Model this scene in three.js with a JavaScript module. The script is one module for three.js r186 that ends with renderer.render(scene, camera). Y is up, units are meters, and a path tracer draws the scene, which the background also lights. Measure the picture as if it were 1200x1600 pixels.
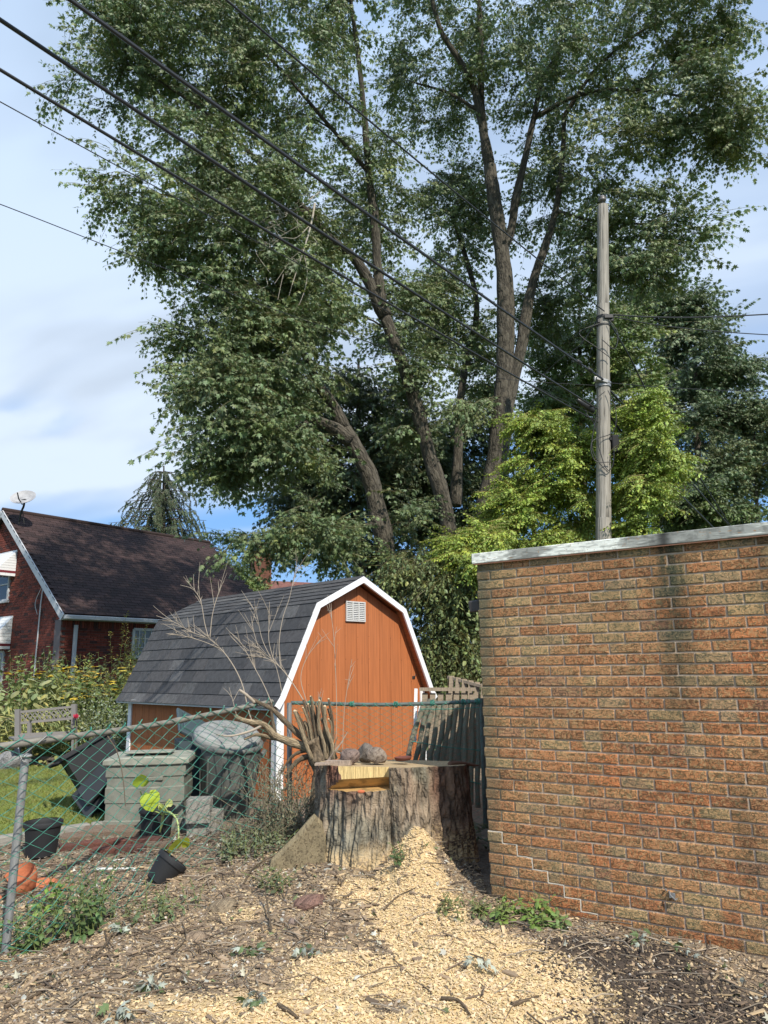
import * as THREE from 'three';
import { mergeGeometries, toCreasedNormals } from 'three/addons/utils/BufferGeometryUtils.js';
import { RoundedBoxGeometry } from 'three/addons/geometries/RoundedBoxGeometry.js';
import { Brush, Evaluator, SUBTRACTION } from 'three-bvh-csg';

// ---------------------------------------------------------------- camera, sky, sun, exposure
const EYE = 1.55, PITCH = 12.29 * Math.PI / 180, ROLL = -0.9 * Math.PI / 180, FPX = 1115.2;
const scene = new THREE.Scene();
const camera = new THREE.PerspectiveCamera(71.31, 768 / 1024, 0.05, 2000);
camera.position.set(0, EYE, 0);
camera.rotation.order = 'YXZ';
camera.rotation.set(PITCH, 0, ROLL);

const AZ = [.55, .835], SEL = 48 * Math.PI / 180, SUN = new THREE.Vector3(AZ[0] * Math.cos(SEL), Math.sin(SEL), AZ[1] * Math.cos(SEL)).normalize();
const sun = new THREE.DirectionalLight(new THREE.Color(1, 0.93, 0.82), 3.6);
sun.position.copy(SUN).multiplyScalar(60); sun.target.position.set(0, 0, -8);
sun.castShadow = true; sun.shadow.mapSize.set(4096, 4096); sun.shadow.radius = 1;
Object.assign(sun.shadow.camera, { left: -25, right: 25, top: 30, bottom: -25, near: 1, far: 140 });
scene.add(sun, sun.target);
const EXPOSURE = 1.50, SKY_GAIN = .86;

// ---------------------------------------------------------------- random and noise
function mulberry(a) { return () => { a |= 0; a = a + 0x6D2B79F5 | 0; let t = Math.imul(a ^ a >>> 15, 1 | a); t = t + Math.imul(t ^ t >>> 7, 61 | t) ^ t; return ((t ^ t >>> 14) >>> 0) / 4294967296; }; }
let rnd = mulberry(7);
const rr = (a, b) => a + (b - a) * rnd();
const gauss = () => (rnd() + rnd() + rnd() + rnd() - 2) * 1.0;
const pick = (a) => a[Math.floor(rnd() * a.length) % a.length];
const clamp = (x, a = 0, b = 1) => x < a ? a : x > b ? b : x;
const smooth = (a, b, x) => { const t = clamp((x - a) / (b - a)); return t * t * (3 - 2 * t); };
const lerp = (a, b, t) => a + (b - a) * t;
const HASH = new Float32Array(65536); { const r = mulberry(99); for (let i = 0; i < 65536; i++) HASH[i] = r(); }
const h2 = (x, y) => HASH[(Math.imul(x, 374761) + Math.imul(y, 668265) + (Math.imul(x ^ (y << 3), 9176) >>> 5)) & 65535];
function vn(x, y, px = 0, py = 0) {           // value noise, 0..1, optional integer periods
  let xi = Math.floor(x), yi = Math.floor(y); const fx = x - xi, fy = y - yi;
  const u = fx * fx * (3 - 2 * fx), v = fy * fy * (3 - 2 * fy);
  let x1 = xi + 1, y1 = yi + 1;
  if (px) { xi = ((xi % px) + px) % px; x1 = ((x1 % px) + px) % px; }
  if (py) { yi = ((yi % py) + py) % py; y1 = ((y1 % py) + py) % py; }
  const a = h2(xi, yi), b = h2(x1, yi), c = h2(xi, y1), d = h2(x1, y1);
  return a + (b - a) * u + (c - a) * v + (a - b - c + d) * u * v;
}
function fbm(x, y, o = 4, px = 0, py = 0) { let s = 0, a = .5, n = 0; for (let i = 0; i < o; i++) { s += a * vn(x + i * 17.3 * (px ? 0 : 1), y + i * 9.1 * (py ? 0 : 1), px, py); n += a; a *= .5; x *= 2; y *= 2; px *= 2; py *= 2; } return s / n; }
const h3 = (x, y, z) => h2(x + z * 57, y + z * 131);
function vn3(x, y, z) {
  const xi = Math.floor(x), yi = Math.floor(y), zi = Math.floor(z), fx = x - xi, fy = y - yi, fz = z - zi;
  const u = fx * fx * (3 - 2 * fx), v = fy * fy * (3 - 2 * fy), w = fz * fz * (3 - 2 * fz);
  const L = (z0) => { const a = h3(xi, yi, z0), b = h3(xi + 1, yi, z0), c = h3(xi, yi + 1, z0), d = h3(xi + 1, yi + 1, z0); return a + (b - a) * u + (c - a) * v + (a - b - c + d) * u * v; };
  return lerp(L(zi), L(zi + 1), w);
}
const fbm3 = (x, y, z, o = 3) => { let s = 0, a = .5, n = 0; for (let i = 0; i < o; i++) { s += a * vn3(x, y, z); n += a; a *= .5; x *= 2; y *= 2; z *= 2; } return s / n; };

// ---------------------------------------------------------------- sky
const enc = (l) => { l = clamp(l); return Math.round(255 * (l <= .0031308 ? 12.92 * l : 1.055 * Math.pow(l, 1 / 2.4) - .055)); };
{
  const W = 1536, H = 768, d = new Float32Array(W * H * 4);
  for (let j = 0; j < H; j++) for (let i = 0; i < W; i++) {
    const phi = (i + .5) / W * 2 * Math.PI - Math.PI, el = ((j + .5) / H - .5) * Math.PI;
    const y = Math.sin(el), c = Math.cos(el), x = Math.cos(phi) * c, z = Math.sin(phi) * c;
    const e = Math.max(el, 0) * 57.3;
    // clear air
    const g = smooth(0, 45, e);
    let R = lerp(.19, .13, g), G = lerp(.42, .30, g), B = lerp(.80, .68, g);
    const hz = Math.exp(-e / 5); R += .28 * hz; G += .22 * hz; B += .06 * hz;
    // thin high cloud sheet, on a plane overhead
    const t = 1 / (Math.max(y, 0) + .10), px = x * t, pz = z * t;
    const wx = fbm(px * .5 + 3, pz * .5 + 8, 3), wz = fbm(px * .5 + 20, pz * .5 - 5, 3);
    const n = fbm((px + pz * .4) * .45 + wx * 1.2 + 40, (pz - px * .4) * 1.3 + wz * 1.2 + 11, 5), n2 = fbm((px + pz * .4) * 1.5 + wx * 2 + 7, (pz - px * .4) * 5.5 + wz * 2, 5);
    let cov = smooth(11, 21, e + (n - .5) * 26) * (.74 + .26 * smooth(.33, .58, n)) + .5 * smooth(.50, .70, n2 * .55 + n * .45) * smooth(4, 9, e);
    cov = clamp(cov, 0, .97);
    const b = .66 + .20 * smooth(.34, .64, n * .55 + n2 * .45), up = smooth(14, 62, e);
    const cr = b * lerp(.72, .53, up), cg = b * lerp(.835, .72, up), cb = b * lerp(.99, 1.0, up);
    R = lerp(R, cr, cov); G = lerp(G, cg, cov); B = lerp(B, cb, cov);
    if (el < 0) { const k = smooth(0, .08, -el); R = lerp(R, .10, k); G = lerp(G, .09, k); B = lerp(B, .06, k); }
    const o = (j * W + i) * 4; d[o] = R * SKY_GAIN; d[o + 1] = G * SKY_GAIN; d[o + 2] = B * SKY_GAIN; d[o + 3] = 1;
  }
  const t = new THREE.DataTexture(d, W, H, THREE.RGBAFormat, THREE.FloatType);
  t.mapping = THREE.EquirectangularReflectionMapping; t.magFilter = t.minFilter = THREE.LinearFilter; t.needsUpdate = true;
  scene.background = t; scene.environment = t; 
}

// ---------------------------------------------------------------- naming and building helpers
const used = new Map();
function numbered(n) { const k = used.get(n) || 0; used.set(n, k + 1); return k ? n + '_' + String(k).padStart(3, '0') : n; }
const V = (x, y, D) => new THREE.Vector3(x, y, -D);
function ray(u, v) {                           // direction with forward distance 1
  let X = (u - 600) / FPX, Y = -(v - 800) / FPX; const cr = Math.cos(ROLL), sr = Math.sin(ROLL);
  [X, Y] = [X * cr - Y * sr, X * sr + Y * cr];
  const f = Math.cos(PITCH) - Y * Math.sin(PITCH), up = Math.sin(PITCH) + Y * Math.cos(PITCH);
  return [X / f, up / f];
}
const at = (u, v, D) => { const [a, b] = ray(u, v); return V(a * D, EYE + b * D, D); };
function onPlane(u, v, p, n) { const [a, b] = ray(u, v), d = new THREE.Vector3(a, b, -1), e = new THREE.Vector3(0, EYE, 0); return e.add(d.clone().multiplyScalar(p.clone().sub(e).dot(n) / d.dot(n))); }
function tag(o, label, category, group, kind) { if (label) o.userData.label = label; if (category) o.userData.category = category; if (group) o.userData.group = group; if (kind) o.userData.kind = kind; return o; }
function thing(name, label, category, pos, turn = 0, group) { const o = new THREE.Group(); o.name = numbered(name); o.position.copy(pos); o.rotation.y = turn; tag(o, label, category, group); scene.add(o); return o; }
// part(): geometry in the parent's own axes;  wpart(): geometry given in world axes, moved to the thing's base
function part(name, geo, mat, parent, kind) { const m = new THREE.Mesh(geo, mat); m.name = numbered(name); m.castShadow = m.receiveShadow = true; if (kind) m.userData.kind = kind; parent.add(m); return m; }
function wpart(name, geo, mat, root, kind, parent) { const g = geo.clone().translate(-root.position.x, -root.position.y, -root.position.z); return part(name, g, mat, parent || root, kind); }
function single(name, geo, mat, label, category, group, kind) {   // one-mesh thing, world geometry
  geo.computeBoundingBox(); const b = geo.boundingBox, c = b.getCenter(new THREE.Vector3()); c.y = b.min.y;
  const m = new THREE.Mesh(geo.clone().translate(-c.x, -c.y, -c.z), mat); m.name = numbered(name); m.position.copy(c); m.castShadow = m.receiveShadow = true; tag(m, label, category, group, kind); scene.add(m); return m;
}
function merge(list) {
  list = list.filter(Boolean).map((g) => { const q = g.index ? g.toNonIndexed() : g.clone(); for (const k of Object.keys(q.attributes)) if (!['position', 'normal', 'uv'].includes(k)) q.deleteAttribute(k); if (!q.attributes.normal) q.computeVertexNormals(); if (!q.attributes.uv) q.setAttribute('uv', new THREE.BufferAttribute(new Float32Array(q.attributes.position.count * 2), 2)); q.morphAttributes = {}; q.clearGroups(); return q; });
  return mergeGeometries(list);
}
const mat4 = (p, q = new THREE.Quaternion(), s = 1) => new THREE.Matrix4().compose(p, q, typeof s === 'number' ? new THREE.Vector3(s, s, s) : s);
const eul = (x, y, z, o = 'XYZ') => new THREE.Quaternion().setFromEuler(new THREE.Euler(x, y, z, o));
function box(w, h, d, x = 0, y = 0, z = 0, rx = 0, ry = 0, rz = 0) {    // bevel-free box, uv in metres
  const g = new THREE.BoxGeometry(w, h, d), p = g.attributes.position, n = g.attributes.normal, u = g.attributes.uv;
  for (let i = 0; i < p.count; i++) { const ax = Math.abs(n.getX(i)), ay = Math.abs(n.getY(i)); if (ax > .5) u.setXY(i, p.getZ(i), p.getY(i)); else if (ay > .5) u.setXY(i, p.getX(i), p.getZ(i)); else u.setXY(i, p.getX(i), p.getY(i)); }
  if (rx || ry || rz) g.applyQuaternion(eul(rx, ry, rz)); g.translate(x, y, z); return g;
}
function rbox(w, h, d, r, x = 0, y = 0, z = 0, rx = 0, ry = 0, rz = 0, seg = 2) { const g = new RoundedBoxGeometry(w, h, d, seg, Math.min(r, w / 2.02, h / 2.02, d / 2.02)); if (rx || ry || rz) g.applyQuaternion(eul(rx, ry, rz)); g.translate(x, y, z); return g; }
function beam(a, b, w, h, up = new THREE.Vector3(0, 1, 0)) { // box from a to b, width w across, height h along up
  const d = b.clone().sub(a), L = d.length(), g = box(w, h, L), z = d.normalize(), x = up.clone().cross(z).normalize(), y = z.clone().cross(x);
  g.applyMatrix4(new THREE.Matrix4().makeBasis(x, y, z).setPosition(a.clone().add(b).multiplyScalar(.5))); return g;
}
function tube(pts, r, seg = 6, cap = true) {    // tapered tube on a polyline, r number or array or function
  const n = pts.length, pos = [], uv = [], idx = [], R = (i) => typeof r === 'number' ? r : typeof r === 'function' ? r(i / (n - 1)) : r[i];
  let T = pts[1].clone().sub(pts[0]).normalize(), N = new THREE.Vector3(0, 1, 0); if (Math.abs(T.y) > .9) N.set(1, 0, 0); N.sub(T.clone().multiplyScalar(N.dot(T))).normalize(); let len = 0;
  for (let i = 0; i < n; i++) {
    const t = i === 0 ? pts[1].clone().sub(pts[0]) : i === n - 1 ? pts[n - 1].clone().sub(pts[n - 2]) : pts[i + 1].clone().sub(pts[i - 1]); t.normalize();
    N.sub(t.clone().multiplyScalar(N.dot(t))); if (N.lengthSq() < 1e-8) N.set(t.y, -t.x, 0); N.normalize(); const B = t.clone().cross(N); if (i) len += pts[i].distanceTo(pts[i - 1]);
    const ri = R(i);
    for (let k = 0; k <= seg; k++) { const a = k / seg * 2 * Math.PI, c = Math.cos(a) * ri, s = Math.sin(a) * ri; pos.push(pts[i].x + N.x * c + B.x * s, pts[i].y + N.y * c + B.y * s, pts[i].z + N.z * c + B.z * s); uv.push(k / seg, len); }
  }
  for (let i = 0; i < n - 1; i++) for (let k = 0; k < seg; k++) { const a = i * (seg + 1) + k, b = a + seg + 1; idx.push(a, a + 1, b, b, a + 1, b + 1); }
  if (cap) for (const i of [0, n - 1]) { const c = pos.length / 3; pos.push(pts[i].x, pts[i].y, pts[i].z); uv.push(.5, i ? len : 0); for (let k = 0; k < seg; k++) { const a = i * (seg + 1) + k; i ? idx.push(a, a + 1, c) : idx.push(a + 1, a, c); } }
  const g = new THREE.BufferGeometry(); g.setAttribute('position', new THREE.Float32BufferAttribute(pos, 3)); g.setAttribute('uv', new THREE.Float32BufferAttribute(uv, 2)); g.setIndex(idx); g.computeVertexNormals(); return g;
}
const curve = (pts, n) => new THREE.CatmullRomCurve3(pts, false, 'centripetal').getPoints(n);
function lathe(profile, seg = 32) { return new THREE.LatheGeometry(profile.map(([r, y]) => new THREE.Vector2(r, y)), seg); }
function extrude(pts, depth, bevel = 0, holes) { const s = new THREE.Shape(pts.map(([x, y]) => new THREE.Vector2(x, y))); if (holes) for (const h of holes) s.holes.push(new THREE.Path(h.map(([x, y]) => new THREE.Vector2(x, y)))); return new THREE.ExtrudeGeometry(s, { depth, bevelEnabled: bevel > 0, bevelSize: bevel, bevelThickness: bevel, bevelOffset: -bevel, bevelSegments: 1, curveSegments: 8 }); }
function inst(name, geo, mat, list, parent, kind) {          // list of {m, c}
  const im = new THREE.InstancedMesh(geo, mat, list.length); im.name = numbered(name);
  list.forEach((e, i) => { im.setMatrixAt(i, e.m); im.setColorAt(i, e.c || WHITE); }); im.castShadow = im.receiveShadow = true; if (kind) im.userData.kind = kind; parent.add(im); return im;
}
const WHITE = new THREE.Color(1, 1, 1), C = (r, g, b) => new THREE.Color().setRGB(r, g, b);
const shade = (c, k) => C(c.r * k, c.g * k, c.b * k);

// ---------------------------------------------------------------- textures and materials
function dtex(w, h, fn, srgb = true, rep = true) {
  const d = new Uint8Array(w * h * 4), o = [0, 0, 0];
  for (let j = 0; j < h; j++) for (let i = 0; i < w; i++) { fn(i, j, o); const k = (j * w + i) * 4; if (srgb) { d[k] = enc(o[0]); d[k + 1] = enc(o[1]); d[k + 2] = enc(o[2]); } else { d[k] = d[k + 1] = d[k + 2] = clamp(o[0]) * 255; } d[k + 3] = 255; }
  const t = new THREE.DataTexture(d, w, h, THREE.RGBAFormat); if (srgb) t.colorSpace = THREE.SRGBColorSpace; t.magFilter = THREE.LinearFilter; t.minFilter = THREE.LinearMipmapLinearFilter; t.generateMipmaps = true;
  t.wrapS = t.wrapT = rep ? THREE.RepeatWrapping : THREE.ClampToEdgeWrapping; t.needsUpdate = true; return t;
}
const rep = (t, x, y) => { const c = t.clone(); c.repeat.set(x, y); c.needsUpdate = true; return c; };
const std = (c, rough = .85, o = {}) => new THREE.MeshStandardMaterial({ color: c, roughness: rough, side: THREE.DoubleSide, ...o });
const grain = dtex(512, 512, (i, j, o) => { o[0] = .55 * fbm(i / 8, j / 8, 4, 64, 64) + .45 * vn(i / 2, j / 2, 256, 256); }, false);         // fine isotropic relief
const woodC = dtex(256, 512, (i, j, o) => { const n = fbm(i / 5, j / 90, 4, 52, 6), m = fbm(i / 40, j / 60, 3, 7, 9); const k = .62 + .55 * n + .25 * (m - .5); o[0] = o[1] = o[2] = clamp(k); });
const woodB = dtex(256, 512, (i, j, o) => { o[0] = fbm(i / 4, j / 80, 4, 64, 7); }, false);
const mottle = dtex(512, 512, (i, j, o) => { const n = fbm(i / 64, j / 64, 5, 8, 8), f = vn(i / 3, j / 3, 171, 171); const k = clamp(.55 + .7 * (n - .15) + .2 * (f - .5)); o[0] = o[1] = o[2] = k; });
const barkH = (i, j, W, H, fx, fy) => { const w = fbm(i / W * 6, j / H * 6, 3, 6, 6) * 1.3; const a = Math.abs(fbm(i / W * fx + w, j / H * fy, 4, fx, fy) - .5) * 2; return Math.pow(clamp(a * 2.0), .7); };
const barkB = dtex(512, 512, (i, j, o) => { o[0] = .75 * barkH(i, j, 512, 512, 16, 5) + .25 * fbm(i / 6, j / 10, 3, 85, 51); }, false);
const barkC = dtex(512, 512, (i, j, o) => { const h = barkH(i, j, 512, 512, 16, 5), n = fbm(i / 90, j / 90, 4, 6, 6); const k = .35 + .75 * h; o[0] = clamp(k * (.86 + .25 * n)); o[1] = clamp(k * (.80 + .3 * n)); o[2] = clamp(k * (.72 + .28 * n)); });
const M = {
  white: std(C(.78, .79, .80), .5, { map: rep(mottle, .9, .9), bumpMap: rep(grain, 3, 3), bumpScale: .0008 }),
  whiteClean: std(C(.80, .81, .82), .45),
  bark: std(C(.100, .090, .074), .95, { map: rep(barkC, 1, .9), bumpMap: rep(barkB, 1, .9), bumpScale: .03 }),
  barkDark: std(C(.12, .10, .085), .95, { map: rep(barkC, 1, .9), bumpMap: rep(barkB, 1, .9), bumpScale: .02 }),
  twig: std(C(.16, .125, .09), .9),
  black: std(C(.014, .015, .017), .72, { bumpMap: rep(grain, 4, 4), bumpScale: .0006 }),
  rubber: std(C(.02, .02, .022), .8),
  galv: std(C(.34, .345, .34), .5, { metalness: .35, map: rep(mottle, 2, 2), bumpMap: rep(grain, 6, 6), bumpScale: .0006 }),
  iron: std(C(.05, .05, .05), .6, { metalness: .4 }),
  concrete: std(C(.40, .38, .33), .95, { map: rep(mottle, 2, 2), bumpMap: rep(grain, 3, 3), bumpScale: .004 }),
  stone: std(C(.33, .28, .24), .95, { map: rep(mottle, 3, 3), bumpMap: rep(grain, 3, 3), bumpScale: .008 }),
  terracotta: std(C(.62, .20, .09), .85, { map: rep(mottle, 1, 1), bumpMap: rep(grain, 2, 2), bumpScale: .001 }),
  glass: std(C(.02, .024, .028), .08, { metalness: 0 }),
};
// ---------------------------------------------------------------- ground
const gsq = (x, D, cx, cD, rx, rD) => Math.exp(-(((x - cx) / rx) ** 2) - ((D - cD) / rD) ** 2);
function groundH(x, D) {
  let h = .10 * smooth(5.0, 6.6, D - .25 * smooth(-1.2, -2.4, x)) - .04 * smooth(-1.4, -2.3, x) * smooth(5.6, 4.6, D);
  h += .12 * gsq(x, D, -.05, 5.75, .95, .75) + .27 * gsq(x, D, .20, 5.52, .2, .34) + .08 * gsq(x, D, .22, 5.1, .25, .3) + .05 * gsq(x, D, .55, 4.2, .5, .5) + .04 * gsq(x, D, -.65, 5.2, .45, .4);
  h += .05 * gsq(x, D, 1.15, 4.35, .35, .22) - .04 * gsq(x, D, 1.2, 3.7, .35, .3) - .05 * gsq(x, D, .75, 5.75, .3, .4);
  const near = smooth(7.2, 5.6, D);
  h += near * (.07 * (fbm(x * 2.1 + 5, D * 2.1, 3) - .5) + .045 * (fbm(x * 7 + 9, D * 7, 3) - .5) + .012 * (vn(x * 26, D * 26) - .5));
  h += (1 - near) * .03 * (fbm(x * .8, D * .8, 3) - .5);
  return h;
}
const onG = (x, D, dy = 0) => V(x, groundH(x, D) + dy, D);
const kerbLine = [[-6.5, 5.9], [-4.6, 6.15], [-3.9, 6.35], [-3.25, 6.75], [-2.8, 7.15], [-2.35, 7.35], [-2.0, 7.3], [-1.85, 7.1]];
const kerbD = (x) => { for (let i = 0; i < kerbLine.length - 1; i++) { const [a, p] = kerbLine[i], [b, q] = kerbLine[i + 1]; if (x <= b) return p + (q - p) * (x - a) / (b - a); } return 99; };
function sawdust(x, D) {                       // 0..1 cover of pale sawdust
  let s = 1.25 * gsq(x, D, .18, 5.25, .2, .55) + 1.2 * gsq(x, D, .22, 4.65, .34, .42) + 1.15 * gsq(x, D, .28, 3.95, .62, .48) + .9 * gsq(x, D, .62, 3.95, .38, .3) + .8 * gsq(x, D, .15, 3.4, .6, .35)
    + .75 * gsq(x, D, -.25, 4.2, .32, .2) + .6 * gsq(x, D, -.95, 4.95, .22, .14) + .5 * gsq(x, D, -1.15, 3.75, .6, .22) + .45 * gsq(x, D, -.55, 3.65, .4, .22) + .4 * gsq(x, D, -.75, 4.75, .15, .1) + .8 * gsq(x, D, -.22, 5.2, .2, .22);
  s -= 1.0 * gsq(x, D, .0, 3.72, .13, .1) + .9 * gsq(x, D, -.05, 4.35, .1, .16) + .5 * gsq(x, D, .45, 3.6, .16, .12) + .4 * gsq(x, D, .62, 4.75, .22, .22);
  return clamp(smooth(.28, .82, s + .55 * (fbm(x * 3.1 + 30, D * 3.1, 4) - .5) + .22 * (vn(x * 17, D * 17) - .5)));
}
function darkSoil(x, D) {
  const s = 1.2 * gsq(x, D, 1.15, 4.2, .45, .3) + 1.1 * gsq(x, D, 1.35, 3.65, .5, .4) + .9 * gsq(x, D, .95, 3.5, .25, .25) + .8 * gsq(x, D, .8, 5.75, .35, .5) + .5 * gsq(x, D, 1.0, 6.6, .6, .8) + .5 * gsq(x, D, -.1, 4.3, .15, .3) + .35 * gsq(x, D, -.1, 4.75, .3, .2);
  return clamp(smooth(.3, .8, s + .6 * (fbm(x * 3.7 + 60, D * 3.7, 4) - .5)));
}
const lawnAt = (x, D) => smooth(-.02, .06, D - kerbD(x)) * smooth(-1.9, -2.3, x + .5 * Math.max(0, D - 7.4) * .35) * smooth(12.6, 11.9, D + .4 * (x + 4));
{
  const x0 = -9, x1 = 4, D0 = 2.2, D1 = 14.2, W = 2048, H = 1920;
  const col = dtex(W, H, (i, j, o) => {
    const x = x0 + (x1 - x0) * (i + .5) / W, D = D0 + (D1 - D0) * (j + .5) / H;
    const a = fbm(x * 1.4, D * 1.4, 3), b = fbm(x * 9 + 4, D * 9, 3), c = vn(x * 60, D * 60), e = vn(x * 130 + 9, D * 130);
    let R = lerp(.18, .31, a * .6 + b * .5), G = R * .745, B = R * .50;
    const sp = smooth(.70, .86, c * .6 + e * .4); R = lerp(R, .46, sp * .7); G = lerp(G, .40, sp * .7); B = lerp(B, .30, sp * .7);
    const dk = smooth(.36, .2, c * .5 + e * .5); R *= 1 - .5 * dk; G *= 1 - .5 * dk; B *= 1 - .5 * dk;
    const ds = darkSoil(x, D); R = lerp(R, .050 + .03 * e, ds); G = lerp(G, .037 + .022 * e, ds); B = lerp(B, .028 + .014 * e, ds);
    const sw = sawdust(x, D); const k = .78 + .32 * e + .12 * (c - .5); R = lerp(R, .66 * k, sw); G = lerp(G, .49 * k, sw); B = lerp(B, .26 * k, sw);
    const bh = smooth(5.2, 6.0, D + .35 * x); if (bh > 0 && x < .9) { const q = .6 * bh * (1 - sw); R = lerp(R, .14 + .1 * c, q); G = lerp(G, .115 + .08 * c, q); B = lerp(B, .09 + .06 * c, q); }
    const lw = lawnAt(x, D); R = lerp(R, .085 + .05 * b, lw); G = lerp(G, .12 + .05 * b, lw); B = lerp(B, .03, lw);
    o[0] = R; o[1] = G; o[2] = B;
  }, true, false);
  const axis = (a, b, f0, f1, fine, coarse) => { const r = [a]; let v = a; while (v < b - 1e-6) { v += v >= f0 - 1e-6 && v < f1 ? fine : coarse; r.push(Math.min(v, b)); } return r; };
  const xs = axis(x0, x1, -2.6, 2.2, .022, .1), Ds = axis(D0, D1, 3.1, 6.6, .022, .1);
  const pos = [], uv = [], idx = [];
  for (const D of Ds) for (const x of xs) { const e = Math.min(smooth(x0, x0 + 1, x), smooth(x1, x1 - 1, x), smooth(D0, D0 + .6, D), smooth(D1, D1 - 1, D)); pos.push(x, lerp(.0, groundH(x, D) , e), -D); uv.push((x - x0) / (x1 - x0), (D - D0) / (D1 - D0)); }
  const n = xs.length; for (let j = 0; j < Ds.length - 1; j++) for (let i = 0; i < n - 1; i++) { const a = j * n + i; idx.push(a, a + 1, a + n, a + 1, a + n + 1, a + n); }
  const g = new THREE.BufferGeometry(); g.setAttribute('position', new THREE.Float32BufferAttribute(pos, 3)); g.setAttribute('uv', new THREE.Float32BufferAttribute(uv, 2)); g.setIndex(idx); g.computeVertexNormals();
  const m = new THREE.Mesh(g, std(WHITE, 1, { map: col, bumpMap: rep(grain, 16, 15), bumpScale: .012 })); m.name = 'dirt_yard'; m.userData.kind = 'structure'; m.userData.label = 'bare dirt with sawdust, soil and a patch of lawn'; m.receiveShadow = true; scene.add(m);
  const far = new THREE.PlaneGeometry(600, 600, 60, 60).rotateX(-Math.PI / 2); far.translate(0, -.06, -100);
  const u = far.attributes.uv; for (let i = 0; i < u.count; i++) u.setXY(i, u.getX(i) * 200, u.getY(i) * 200);
  const f = new THREE.Mesh(far, std(C(.10, .13, .045), 1, { map: mottle })); f.name = 'ground'; f.userData.kind = 'structure'; f.receiveShadow = true; scene.add(f);
}
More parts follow.
